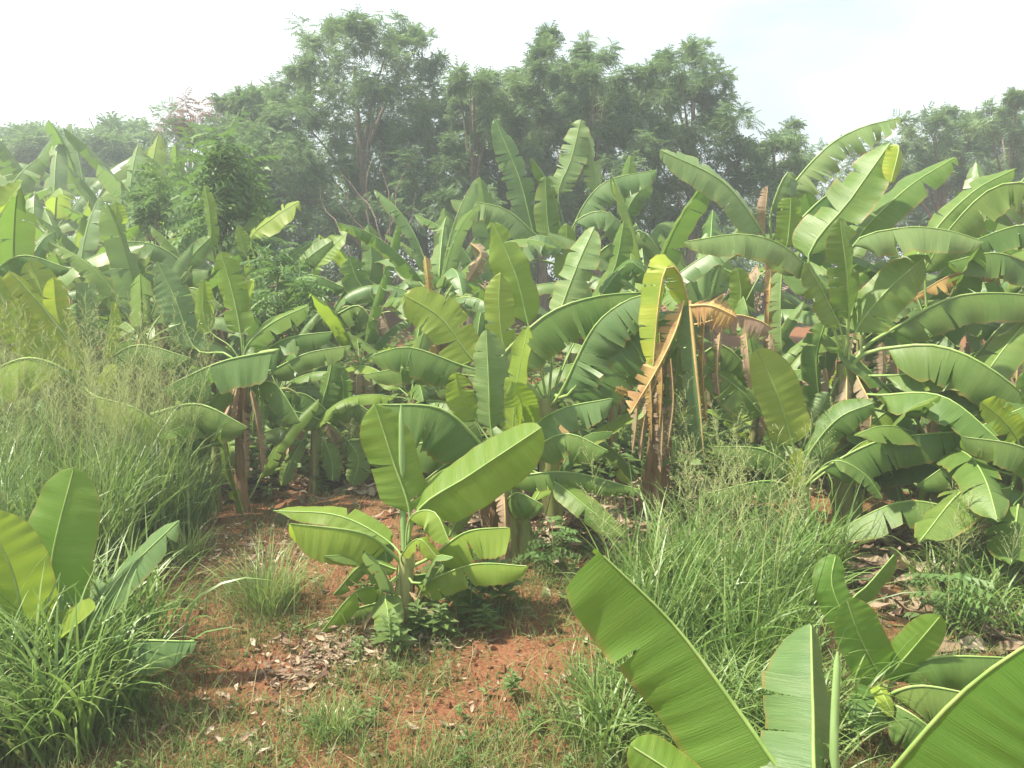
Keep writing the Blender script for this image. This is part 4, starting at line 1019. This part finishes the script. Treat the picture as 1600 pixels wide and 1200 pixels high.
tree('flat-topped faint tree at the far left skyline', tb(50, 32), [
    (5, 212, 18), (30, 208, 16), (55, 212, 18), (80, 210, 16), (110, 212, 18), (135, 220, 14), (20, 228, 20), (60, 230, 20), (100, 232, 20), (-20, 220, 20), (70, 204, 8), (120, 204, 8), (50, 250, 24), (100, 254, 24), (0, 254, 24)], 32, 14, seed=10, size=0.5)
tree('broad pale-hazed tree dome on the right skyline', tb(1480, 22), [
    (1420, 190, 24), (1455, 185, 24), (1490, 182, 26), (1400, 215, 26), (1440, 215, 34), (1480, 215, 34), (1520, 190, 26), (1510, 220, 34), (1405, 245, 26), (1450, 255, 36), (1500, 260, 36), (1482, 162, 9), (1380, 240, 18), (1400, 285, 36), (1540, 260, 30)], 22, 14, seed=11)
tree('feathery tree at the right margin, rising above the dome', tb(1580, 21), [
    (1582, 152, 16), (1560, 168, 20), (1595, 170, 20), (1545, 185, 22), (1580, 195, 28), (1615, 185, 26), (1560, 225, 32), (1600, 230, 32), (1570, 265, 34), (1620, 265, 34), (1587, 140, 8)], 21, 12, seed=12)
def rows(x0, x1, ys, st, rad, seed):
    q = np.random.default_rng(seed); return [(x + q.uniform(-12, 12), y + q.uniform(-14, 14), rad * q.uniform(.8, 1.25)) for y in ys for x in np.arange(x0, x1, st)]
tree('bushy feathery tree closing the gap behind the bare forked shrub', tb(660, 20.5), rows(560, 770, (205, 255, 310, 365), 52, 40, 1) + rows(690, 800, (160, 190), 34, 26, 11), 20.5, seed=21, limbs=False)
tree('bushy feathery tree low between the plume tree and the wide one', tb(930, 20.5), rows(800, 1040, (215, 265, 315, 365), 56, 40, 2) + rows(780, 1030, (150, 180), 40, 30, 12), 20.5, seed=22, limbs=False)
tree('bushy feathery tree beneath the shaded left flank', tb(400, 21), rows(300, 520, (220, 265, 315, 365), 56, 38, 3) + rows(400, 500, (150, 185), 36, 28, 13), 21, seed=23, limbs=False)
tree('low hazy tree band seen under the feather-like shredded leaf', tb(1330, 24), rows(1240, 1440, (262, 295, 335), 46, 32, 4), 24, seed=24, limbs=False)
tree('low hazy bushy tree behind the right banana tops', tb(1530, 24), rows(1440, 1660, (240, 285, 330), 50, 36, 5), 24, seed=25, limbs=False)
tree('pale hazy thicket tree behind the far left banana rows', tb(60, 27), rows(-60, 190, (240, 275), 46, 30, 6), 27, seed=26, limbs=False, size=0.4)
tree('light green feathery sapling growing up through the left banana rows', tb(345, 11.2), [
    (348, 215, 12), (345, 235, 22), (365, 250, 24), (375, 330, 40), (320, 300, 34), (400, 380, 36), (335, 255, 20), (355, 275, 28), (385, 275, 20), (330, 290, 28), (370, 305, 30), (400, 310, 20), (345, 325, 32), (390, 345, 26), (320, 340, 28), (365, 365, 32)], 11.2, seed=13, mat='crown_light', size=0.36, per=7, sub=0.55, tr=0.04, ddj=0.4, name='feathery_sapling', cat='sapling', group='feathery saplings')
tree('bushy dull green sapling low among the left banana rows', tb(235, 12), [
    (220, 275, 22), (250, 285, 24), (210, 305, 26), (245, 315, 30), (270, 305, 24), (225, 340, 30), (265, 345, 28)], 12, seed=14, mat='crown_light', size=0.32, per=7, sub=0.55, tr=0.035, ddj=0.4, name='feathery_sapling', cat='sapling', group='feathery saplings')
tree('leafy green sapling in front of the dark trunks, low', tb(440, 9.0), [
    (440, 395, 22), (420, 420, 24), (460, 420, 24), (405, 450, 26), (440, 455, 30), (475, 455, 24), (420, 490, 28), (455, 495, 28), (390, 480, 20)], 9.0, seed=15, mat='crown_light', size=0.22, per=9, sub=0.7, tr=0.03, ddj=0.35, name='feathery_sapling', cat='sapling', group='feathery saplings')
# bare forked shrub in front of the dark trunks
base = tb(575, 16.5); root = empty('bare_shrub', base); tag(root, 'leafless pale forked shrub below the tallest tree', 'shrub')
for k, pts in enumerate([[(600, 420), (590, 350), (560, 300), (530, 270)], [(598, 400), (615, 340), (622, 290), (640, 255)], [(595, 410), (560, 350), (510, 295)], [(602, 420), (610, 330), (596, 260)], [(604, 410), (640, 350), (650, 300)], [(575, 330), (572, 290), (580, 250)], [(540, 380), (505, 320), (498, 290)]]):
    W = [tb(590, 16.5)] + [P(a, b_, 16.5 + 0.2 * math.sin(k + a)) for a, b_ in pts]
    cb, _ = catmull(W, 0); q = np.linspace(0, 1, 14)
    Vb_, Fb_ = tube_geo(cb(q) - base + 0.02 * np.sin(np.arange(14) * 2.1 + k)[:, None], 0.030 * (1.12 - q), 5)
    link('branch', mesh('branch', Vb_, Fb_, M['twig']), root)
# dense undergrowth beneath the crowns; the deep shade is put into its darker tint
r_ = np.random.default_rng(55)
cen = np.array([[x + r_.uniform(-.5, .5), 23.5 + 2.2 * r_.random(), float(gz(x, 22)) + z + r_.uniform(-.3, .3)] for x in np.arange(-14, 15, 0.95) for z in (0.3, 1.2, 2.1, 3.0)])
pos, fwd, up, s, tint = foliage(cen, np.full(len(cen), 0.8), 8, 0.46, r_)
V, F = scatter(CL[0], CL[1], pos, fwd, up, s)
tag(link('undergrowth', mesh('undergrowth', V, F, M['crown'], tint=np.repeat(tint * 0.7, len(CL[0])), smooth=False)), 'dense undergrowth closing the view beneath the trees, shade put into its darker tint', 'undergrowth', kind='stuff')

# ------------------------------------------------------------------ grasses
def blades(base, h, w, azi, th0, th1, tint, segs=6, r_=rng, flop=None):
    n_ = len(base); t = np.linspace(0, 1, segs + 1)
    th = th0[:, None] + th1[:, None] * t[None] ** 1.5
    dt = h[:, None] / segs
    dx = np.cumsum(np.concatenate([np.zeros((n_, 1)), np.sin(th[:, :-1]) * dt], 1), 1)
    dz = np.cumsum(np.concatenate([np.zeros((n_, 1)), np.cos(th[:, :-1]) * dt], 1), 1)
    d = np.stack([np.cos(azi), np.sin(azi)], -1)
    C = np.concatenate([base[:, None, :2] + d[:, None] * dx[..., None], (base[:, 2:3] + dz)[..., None]], -1)
    tw = azi + np.pi / 2 + r_.normal(0, 0.5, n_)
    sd_ = np.stack([np.cos(tw), np.sin(tw), r_.normal(0, .25, n_)], -1)
    prof = np.clip(np.minimum(0.45 + t * 2.5, 1) * (1 - t ** 2.2), 0.03, 1)
    Wd = sd_[:, None] * (w[:, None] * prof[None] * 0.5)[..., None]
    V = np.stack([C - Wd, C + Wd], 2).reshape(n_, -1, 3)
    k = 2 * (segs + 1)
    f = np.array([(2 * i, 2 * i + 1, 2 * i + 3, 2 * i + 2) for i in range(segs)])
    F = ((np.arange(n_) * k)[:, None, None] + f[None]).reshape(-1, 4)
    return V.reshape(-1, 3), F, np.repeat(tint, k), C

def merge(parts):
    Vs, Fs, Ts, o_ = [], [], [], 0
    for V, F, t in parts:
        Vs.append(V); Fs.append(F + o_); Ts.append(t); o_ += len(V)
    return np.vstack(Vs), np.vstack(Fs), np.concatenate(Ts)

def panicles(base, h, azi, r_, nb=28, spread=0.20):
    n_ = len(base)
    V, F, t, C = blades(base, h, np.full(n_, 0.006), azi, r_.uniform(0.02, 0.16, n_), r_.uniform(0.1, 0.5, n_), np.full(n_, 0.45), 8, r_)
    out = [(V, F, t)]
    # side branches on the top part of each stem
    i = np.repeat(np.arange(n_), nb); q = np.tile(np.linspace(0.60, 0.99, nb), n_) + r_.uniform(-0.01, 0.01, n_ * nb)
    x = np.clip(q, 0, 0.999) * 8; k0 = np.floor(x).astype(int); fr = (x - k0)[:, None]
    bp = C[i, k0] * (1 - fr) + C[i, np.minimum(k0 + 1, 8)] * fr
    ln = spread * (1.15 - (q - 0.6) / 0.4 * 0.75) * r_.uniform(0.6, 1.2, len(i))
    a2 = r_.uniform(0, 6.28, len(i))
    V2, F2, t2, C2 = blades(bp, ln, np.full(len(i), 0.0034), a2, r_.uniform(0.4, 0.9, len(i)), r_.uniform(0.2, 1.0, len(i)), r_.uniform(0.2, 0.8, len(i)), 3, r_)
    out.append((V2, F2, t2))
    # spikelets
    ns = 9; j = np.repeat(np.arange(len(i)), ns); qq = r_.uniform(0.25, 1, len(j)) * 2.99; kk = np.floor(qq).astype(int); f2 = (qq - kk)[:, None]
    sp = C2[j, kk] * (1 - f2) + C2[j, kk + 1] * f2
    dv = unit(r_.normal(size=(len(j), 3)) + [0, 0, -0.3]); sv = unit(np.cross(dv, r_.normal(size=(len(j), 3))))
    a = sp; L3 = 0.011
    V3 = np.stack([a, a + dv * L3 * .5 + sv * .0021, a + dv * L3, a + dv * L3 * .5 - sv * .0021], 1).reshape(-1, 3)
    F3 = (np.arange(len(j)) * 4)[:, None] + np.arange(4)[None]
    out.append((V3, F3, np.repeat(r_.uniform(0.3, 1, len(j)), 4)))
    return merge(out)

def tufts(pts, nb, r_, spread):
    """blade bases gathered in tufts: pts are (x, y)"""
    k = r_.integers(0, len(pts), nb)
    xy = pts[k] + r_.normal(0, spread, (nb, 2))
    return np.column_stack([xy, gz(xy[:, 0], xy[:, 1]) - 0.01])

def region(poly, n_, r_):
    """random ground points inside a quadrilateral of ground pixels"""
    g = np.array([G(*p)[:2] for p in poly]); a, b_, c, d = g
    u, v = r_.random((n_, 1)), r_.random((n_, 1))
    return (a * (1 - u) + b_ * u) * (1 - v) + (d * (1 - u) + c * u) * v

def tall_grass(label, tuft_pts, nb, hr, nstem, hs, seed, tm=0.4, wr=(0.008, 0.018), spread=0.07, lean=(0.02, 0.35), bend=(0.3, 1.7)):
    r_ = np.random.default_rng(seed)
    b_ = tufts(tuft_pts, nb, r_, spread)
    V, F, t, _ = blades(b_, r_.uniform(*hr, nb) * r_.uniform(0.6, 1, nb), r_.uniform(*wr, nb), r_.uniform(0, 6.28, nb), r_.uniform(*lean, nb), r_.uniform(*bend, nb) , np.clip(r_.normal(tm, 0.2, nb), 0, 1), 7, r_)
    o = link('tall_grass', mesh('tall_grass', V, F, M['grass'], tint=t))
    tag(o, label, 'grass', kind='stuff')
    if nstem:
        sb = tufts(tuft_pts, nstem, r_, spread)
        V, F, t = panicles(sb, r_.uniform(*hs, nstem), r_.uniform(0, 6.28, nstem), r_)
        s = link('seed_heads', mesh('seed_heads', V, F, M['seed'], tint=t), o); s['kind'] = 'stuff'
    return o

r_ = np.random.default_rng(21)
tall_grass('tall seeding grass thicket around the upright left banana blade', region([(-140, 1010), (250, 900), (330, 800), (-60, 780)], 90, r_), 4200, (0.6, 1.55), 240, (1.4, 2.2), 22, wr=(0.009, 0.024))
tall_grass('broad-bladed long grass hanging over the soil at the lower left', region([(-160, 1250), (190, 1180), (230, 1010), (-120, 1000)], 40, r_), 2000, (0.5, 1.1), 0, (1, 1), 23, wr=(0.012, 0.026), lean=(0.05, 0.5), bend=(0.6, 2.1))
tall_grass('tall seeding grass thicket before the low right banana plant', region([(960, 1090), (1250, 1130), (1300, 900), (1010, 900)], 90, r_), 2700, (0.4, 1.15), 36, (0.95, 1.6), 24, tm=0.27, wr=(0.008, 0.020), lean=(0.02, 0.5), bend=(0.3, 2.0))
tall_grass('long grass around the smooth corner leaves', region([(930, 1200), (1260, 1280), (1320, 1130), (1000, 1060)], 36, r_), 1700, (0.35, 0.8), 0, (1, 1), 25, wr=(0.008, 0.016), lean=(0.1, 0.7), bend=(0.6, 2.0))
tall_grass('shaded grass clumps in the dark hollow', region([(1420, 1000), (1640, 1000), (1640, 880), (1460, 880)], 24, r_), 900, (0.3, 0.7), 14, (0.6, 0.9), 26, lean=(0.1, 0.6), bend=(0.8, 2.2))
tall_grass('sparse grass with seed heads between the low plants', region([(500, 760), (600, 760), (620, 690), (480, 690)], 12, r_), 500, (0.3, 0.6), 16, (0.6, 0.95), 27)

def grass_tuft(label, px, py, nb, h, seed, tint=0.7, sp=0.07):
    r_ = np.random.default_rng(seed); g = G(px, py)
    root = empty('grass_tuft', g); tag(root, label, 'grass tuft', 'single grass tufts')
    xy = r_.normal(0, sp, (nb, 2)); b_ = np.column_stack([xy, gz(g[0] + xy[:, 0], g[1] + xy[:, 1]) - g[2]])
    V, F, t, _ = blades(b_, r_.uniform(0.4, 1, nb) * h, r_.uniform(0.005, 0.011, nb), np.arctan2(xy[:, 1], xy[:, 0]) + r_.normal(0, .7, nb), r_.uniform(0.02, 0.5, nb), r_.uniform(0.4, 1.9, nb), np.clip(r_.normal(tint, 0.15, nb), 0, 1), 6, r_)
    link('blades', mesh('blades', V, F, M['grass'], tint=t), root)
grass_tuft('yellowish upright grass tuft on the soil left of the young plant', 418, 955, 330, 0.62, 31, 0.72, 0.09)
grass_tuft('small grass tuft standing alone on the bare red soil', 905, 1075, 90, 0.26, 32, 0.5, 0.05)
grass_tuft('grass tuft at the frame bottom below the litter heap', 515, 1150, 120, 0.24, 33, 0.6, 0.06)
grass_tuft('grass tuft in front of the brown-stemmed fruiting plants', 290, 880, 160, 0.45, 34, 0.65, 0.08)

# bare patches keep the short grass away
bare = [(380, 1070, .30), (690, 1120, .36), (880, 985, .30), (760, 1040, .26), (560, 1090, .2), (480, 1160, .2), (480, 760, .4), (400, 690, .5), (310, 880, .16), (640, 1175, .12), (560, 890, .15), (950, 790, .4), (780, 810, .3), (1450, 900, .3)]
BG = np.array([[*G(a, b_)[:2], s] for a, b_, s in bare])
def keep(xy, r_, strength=1.0):
    m_ = np.ones(len(xy))
    for x, y, s in BG: m_ *= 1 - 0.97 * strength * np.exp(-(((xy[:, 0] - x) / (s * 1.25)) ** 2 + ((xy[:, 1] - y) / s) ** 2))
    nz = 0.5 + 0.5 * np.sin(xy[:, 0] * 4.3 + 1.2 * np.sin(xy[:, 1] * 3.1)) * np.cos(xy[:, 1] * 5.2 + np.sin(xy[:, 0] * 2.7))
    return r_.random(len(xy)) < m_ * (0.15 + 0.85 * nz)
r_ = np.random.default_rng(41)
nb = 120000
y = 2.7 + 7.5 * r_.random(nb) ** 1.5; xy = np.column_stack([(r_.random(nb) - 0.5) * (y * 1.5 + 1), y])
xy = xy[keep(xy, r_)]; nb = len(xy)
far = np.clip((xy[:, 1] - 6) / 3, 0, 1); sel = r_.random(nb) > far * 0.75; xy = xy[sel]; nb = len(xy)
b_ = np.column_stack([xy, gz(xy[:, 0], xy[:, 1]) - 0.005])
V, F, t, _ = blades(b_, r_.gamma(3, 0.03, nb) + 0.02, r_.uniform(0.002, 0.0055, nb), r_.uniform(0, 6.28, nb), r_.uniform(0.1, 0.9, nb), r_.uniform(0.2, 1.6, nb), np.clip(r_.normal(0.5, 0.24, nb), 0, 1), 3, r_)
ck = np.vstack([region(q_, k_, r_) for q_, k_ in (([(150, 1240), (700, 1240), (640, 1110), (220, 1100)], 230), ([(700, 1240), (1010, 1240), (960, 1080), (740, 1120)], 150), ([(230, 1090), (420, 1020), (420, 900), (300, 920)], 100), ([(780, 1010), (930, 1010), (930, 900), (800, 900)], 80), ([(450, 1110), (760, 1100), (700, 1050), (560, 1060)], 60), ([(640, 1000), (800, 990), (760, 900), (660, 900)], 50), ([(300, 830), (560, 830), (560, 740), (330, 740)], 60))])
n3 = 9500; kk = r_.integers(0, len(ck), n3); xy = ck[kk] + r_.normal(0, .075, (n3, 2)); xy = xy[keep(xy, r_, 0.6) | (r_.random(n3) < .25)]; n3 = len(xy)
V3, F3, t3, _ = blades(np.column_stack([xy, gz(xy[:, 0], xy[:, 1]) - .005]), r_.uniform(.05, .21, n3), r_.uniform(.003, .0075, n3), r_.uniform(0, 6.28, n3), r_.uniform(.1, .9, n3), r_.uniform(.3, 2.0, n3), np.clip(r_.normal(.5, .22, n3), 0, 1), 4, r_)
n4 = 5200; y4 = 2.8 + 5.5 * r_.random(n4); x4 = (r_.random(n4) - .5) * y4 * 1.4
V4, F4, t4, _ = blades(np.column_stack([x4, y4, gz(x4, y4) + .008]), r_.uniform(.04, .22, n4), r_.uniform(.002, .006, n4), r_.uniform(0, 6.28, n4), r_.uniform(1.3, 1.55, n4), r_.uniform(-.1, .2, n4), r_.uniform(.8, 1.1, n4), 2, r_)
V, F, t = merge([(V, F, t), (V3, F3, t3), (V4, F4, t4)])
tag(link('short_grass', mesh('short_grass', V, F, M['turf'], tint=t)), 'patchy short grass on the red soil', 'grass', kind='stuff')

# broad-leaved weeds
def weed_template(nl, seed):
    q = np.random.default_rng(seed); V, F = [], []
    for i in range(nl):
        a = i * 2.4 + q.uniform(-.3, .3); z = 0.25 + 0.75 * (i + 1) / nl; l_ = q.uniform(0.35, 0.6) * (1.15 - 0.6 * i / nl); d = np.array([math.cos(a), math.sin(a), 0.25]); s_ = np.array([-math.sin(a), math.cos(a), 0])
        c = np.array([0.04 * math.sin(z * 5), 0.03, z]); b0 = len(V)
        V += [c, c + d * l_ * .45 + s_ * l_ * .24 + [0, 0, .03], c + d * l_ + [0, 0, -.10 * l_], c + d * l_ * .45 - s_ * l_ * .24 + [0, 0, .03]]
        F.append((b0, b0 + 1, b0 + 2, b0 + 3))
    b0 = len(V); V += [np.array([-.015, 0, 0]), np.array([.015, 0, 0]), np.array([.01, .02, 1]), np.array([-.01, .02, 1])]; F.append((b0, b0 + 1, b0 + 2, b0 + 3))
    return np.array(V), np.array(F)
WT = [weed_template(8, 1), weed_template(12, 2), weed_template(16, 3)]
def weeds(xy, hs, r_):
    parts = []
    for k, T in enumerate(WT):
        s = np.arange(len(xy)) % 3 == k; p = xy[s]; n_ = len(p)
        if not n_: continue
        pos = np.column_stack([p, gz(p[:, 0], p[:, 1]) - 0.005]); a = r_.uniform(0, 6.28, n_)
        V, F = scatter(T[0], T[1], pos, np.column_stack([np.cos(a), np.sin(a), r_.normal(0, .15, n_)]), np.array([0, 0, 1.0]) + r_.normal(0, .15, (n_, 3)), hs[s])
        parts.append((V, F, np.repeat(np.clip(r_.normal(.5, .2, n_), 0, 1), len(T[0]))))
    return merge(parts)
r_ = np.random.default_rng(43)
y = 2.7 + 6 * r_.random(1500) ** 1.2; xy = np.column_stack([(r_.random(1500) - .5) * (y * 1.5 + 1), y]); xy = xy[keep(xy, r_, 0.9)]
extra = np.vstack([region([(540, 1080), (640, 1060), (620, 1000), (540, 1010)], 12, r_), region([(640, 990), (800, 980), (790, 900), (660, 900)], 45, r_), region([(800, 930), (920, 960), (930, 860), (820, 850)], 60, r_), region([(420, 1200), (1000, 1200), (960, 1120), (500, 1110)], 22, r_)])
xy = np.vstack([xy, extra]); V, F, t = weeds(xy, np.concatenate([r_.uniform(.03, .11, len(xy) - len(extra)), r_.uniform(.04, .14, len(extra))]), r_)
tag(link('weeds', mesh('weeds', V, F, M['weed'], tint=t, smooth=False)), 'small broad-leaved weeds scattered over the soil', 'weeds', kind='stuff')

yy = 7.6 + 9 * r_.random(2600); xy2 = np.column_stack([(r_.random(2600) - .5) * yy * 1.5, yy]); V, F, t = weeds(xy2, r_.uniform(.15, .6, 2600), r_)
tag(link('undergrowth', mesh('undergrowth', V, F, M['weed'], tint=t, smooth=False)), 'broad-leaved undergrowth between the banana rows', 'undergrowth', kind='stuff')

def weed_plant(label, px, py, h, seed, nl=20):
    g = G(px, py); T = weed_template(nl, seed)
    root = empty('weed_plant', g); tag(root, label, 'weed', 'single weeds')
    V, F = T[0] * [h, h, h], T[1]
    link('leaves', mesh('leaves', V, F, M['weed'], tint=np.full(len(V), 0.5), smooth=False), root)
weed_plant('bushy green weed at the foot of the young plant, over the litter', 612, 1040, 0.30, 51)
weed_plant('slender leafy weed in the shade right of the young plant', 700, 985, 0.34, 52)
weed_plant('upright weed with narrow leaves beside the small lone grass tuft', 800, 1100, 0.15, 53)
weed_plant('dense little weed directly in front of the young plant stem', 655, 1005, 0.24, 54, 34)
weed_plant('weed with drooping leaves behind the young plant, nearer the litter', 575, 970, 0.26, 55, 30)
weed_plant('taller leafy weed between the young plant and the smooth corner leaf', 780, 960, 0.36, 56, 34)
for lab, a_, b_, h_, sd_, nl_ in (('broad weed touching the shaded right side of the young plant', 690, 1010, .24, 57, 30), ('low weed under the cut-off right leaf of the young plant', 760, 1000, .20, 58, 30)):
    weed_plant(lab, a_, b_, h_, sd_, nl_)
def seedling(label, px, py, h, seed):
    r_ = np.random.default_rng(seed); g = G(px, py)
    root = empty('feathery_seedling', g); tag(root, label, 'seedling', 'feathery seedlings')
    n_ = 26; z = r_.uniform(0.2, 1, n_) * h; a = r_.uniform(0, 6.28, n_)
    V, F = scatter(CL[0], CL[1], np.column_stack([r_.normal(0, .05, n_), r_.normal(0, .05, n_), z]), np.column_stack([np.cos(a), np.sin(a), np.full(n_, .2)]), np.array([0, 0, 1.]) + r_.normal(0, .2, (n_, 3)), r_.uniform(.12, .24, n_))
    link('leaves', mesh('leaves', V, F, M['crown_light'], tint=np.repeat(r_.uniform(.1, .6, n_), len(CL[0])), smooth=False), root)
    Vt, Ft = tube_geo(np.array([[0, 0, 0], [.01, 0, h * .5], [0, .01, h]]), np.array([.006, .005, .003]), 5)
    link('stem', mesh('stem', Vt, Ft, M['stem_young']), root)
seedling('bluish feathery seedling shading the dark-stemmed plant foot', 862, 905, 0.42, 61)
seedling('feathery seedling hugging the right flank of the young plant', 735, 960, 0.36, 64)
seedling('feathery seedling on litter near the dark hollow', 1475, 1000, 0.45, 62)
seedling('low feathery seedling under the folded corner leaf', 1015, 1080, 0.25, 63)

# ------------------------------------------------------------------ dry leaf litter
def litter_template(seed, k=4):
    q = np.random.default_rng(seed); t = np.linspace(0, 1, k + 1); V = []
    cu = q.uniform(-.5, .5); tw = q.uniform(-1.2, 1.2)
    for x in t:
        w_ = 0.17 * math.sin(3.14 * min(1, x * 0.85 + 0.12)); a = tw * (x - .5); z = cu * (x - .5) ** 2 * 2 + 0.05
        for s in (-1, 0, 1): V.append([x - .5, s * w_ * math.cos(a), z + s * w_ * math.sin(a) + (0.05 if s else -0.02)])
    F = [(3 * i + j, 3 * i + j + 1, 3 * i + j + 4, 3 * i + j + 3) for i in range(k) for j in range(2)]
    return np.array(V), np.array(F)
LT = [litter_template(i) for i in range(6)]
def litter(xy, size, lift, r_):
    parts = []
    for k, T in enumerate(LT):
        s = np.arange(len(xy)) % 6 == k; p = xy[s]; n_ = len(p)
        pos = np.column_stack([p, gz(p[:, 0], p[:, 1]) + 0.004 + lift[s]]); a = r_.uniform(0, 6.28, n_)
        V, F = scatter(T[0], T[1], pos, np.column_stack([np.cos(a), np.sin(a), r_.normal(0, .18, n_)]), np.array([0, 0, 1.]) + r_.normal(0, .3, (n_, 3)), size[s])
        parts.append((V, F, np.repeat(np.clip(r_.normal(.5, .25, n_), 0, 1), len(T[0]))))
    return merge(parts)
r_ = np.random.default_rng(71)
def heap(px, py, sx, sy, n_):
    g = G(px, py); return np.column_stack([r_.normal(g[0], sx, n_), r_.normal(g[1], sy, n_)])
hs = [heap(490, 1045, .20, .20, 420), heap(540, 1010, .16, .16, 240), heap(640, 1010, .18, .14, 240), heap(360, 850, .25, .3, 260), heap(420, 870, .2, .2, 160), heap(885, 1090, .12, .12, 40), heap(330, 1150, .3, .15, 60)]
y = 2.9 + 4.2 * r_.random(1700); sc_xy = np.column_stack([(r_.random(1700) - .5) * (y * 1.4), y])
near = np.vstack(hs + [sc_xy]); V, F, t = litter(near, .02 + .012 * r_.gamma(2.2, 1, len(near)), np.concatenate([r_.uniform(0, .05, sum(map(len, hs))), np.zeros(1700)]), r_)
tag(link('leaf_litter', mesh('leaf_litter', V, F, M['litter'], tint=t)), 'curled dry leaf litter around the young plant', 'leaf litter', kind='stuff')
fr = np.vstack([heap(450, 690, .8, .5, 900), heap(400, 720, .6, .4, 500), heap(950, 780, .8, .5, 1000), heap(790, 800, .6, .4, 500), heap(920, 830, .4, .3, 300), heap(1440, 900, .4, .4, 300), heap(1560, 985, .3, .2, 120), heap(300, 720, .8, .5, 500), heap(1000, 740, .6, .5, 500)])
yy = 7.5 + 8 * r_.random(5000); fr = np.vstack([fr, np.column_stack([(r_.random(5000) - .5) * yy * 1.6, yy])])
V, F, t = litter(fr, r_.uniform(.08, .36, len(fr)), r_.uniform(0, .06, len(fr)), r_)
tag(link('leaf_litter', mesh('leaf_litter', V, F, M['litter'], tint=t)), 'thick mulch of dry banana leaves under the plants', 'leaf litter', kind='stuff')

# crumbled soil: small clods lying on the bare patches
r_ = np.random.default_rng(81); nc_ = 5000
yc = 2.8 + 4.5 * r_.random(nc_) ** 1.2; xc = (r_.random(nc_) - .5) * yc * 1.4; sz = np.minimum(.004 + .006 * r_.gamma(1.3, 1, nc_), .035)
oc = np.array([[1, 0, 0], [-1, 0, 0], [0, 1, 0], [0, -1, 0], [0, 0, 1], [0, 0, -1.]])
of = np.array([[0, 2, 4], [2, 1, 4], [1, 3, 4], [3, 0, 4], [2, 0, 5], [1, 2, 5], [3, 1, 5], [0, 3, 5]])
Vc = np.column_stack([xc, yc, gz(xc, yc) + sz * .3])[:, None] + oc[None] * sz[:, None, None] * r_.uniform(.55, 1.2, (nc_, 6, 1)) + r_.normal(0, .2, (nc_, 6, 3)) * sz[:, None, None]
Fc = ((np.arange(nc_) * 6)[:, None, None] + of[None]).reshape(-1, 3)
tag(link('soil_clods', mesh('soil_clods', Vc.reshape(-1, 3), Fc, M['soil'], smooth=False)), 'crumbled clods of red soil on the bare patches', 'soil', kind='stuff')

# ------------------------------------------------------------------ haze, which also stands in for glare in the lens
hx, hy0, hy1, hz0, hz1 = 92, -62, 97, -1.4, 14.5
Vh = [(x, y, z) for x in (-hx, hx) for y in (hy0, hy1) for z in (hz0, hz1)]
Fh = [(0, 1, 3, 2), (4, 6, 7, 5), (0, 4, 5, 1), (2, 3, 7, 6), (0, 2, 6, 4), (1, 5, 7, 3)]
m, n, l = new_mat('haze')
pv = N(n, 'ShaderNodeVolumePrincipled'); pv.inputs['Color'].default_value = (0.86, 0.95, 1.0, 1); pv.inputs['Density'].default_value = HAZE_DENSITY; pv.inputs['Anisotropy'].default_value = 0.3
o_ = N(n, 'ShaderNodeOutputMaterial'); l.new(pv.outputs[0], o_.inputs['Volume'])
tag(link('haze', mesh('haze', Vh, Fh, m, smooth=False)), 'thin haze over the plantation, also standing in for lens glare', kind='stuff')
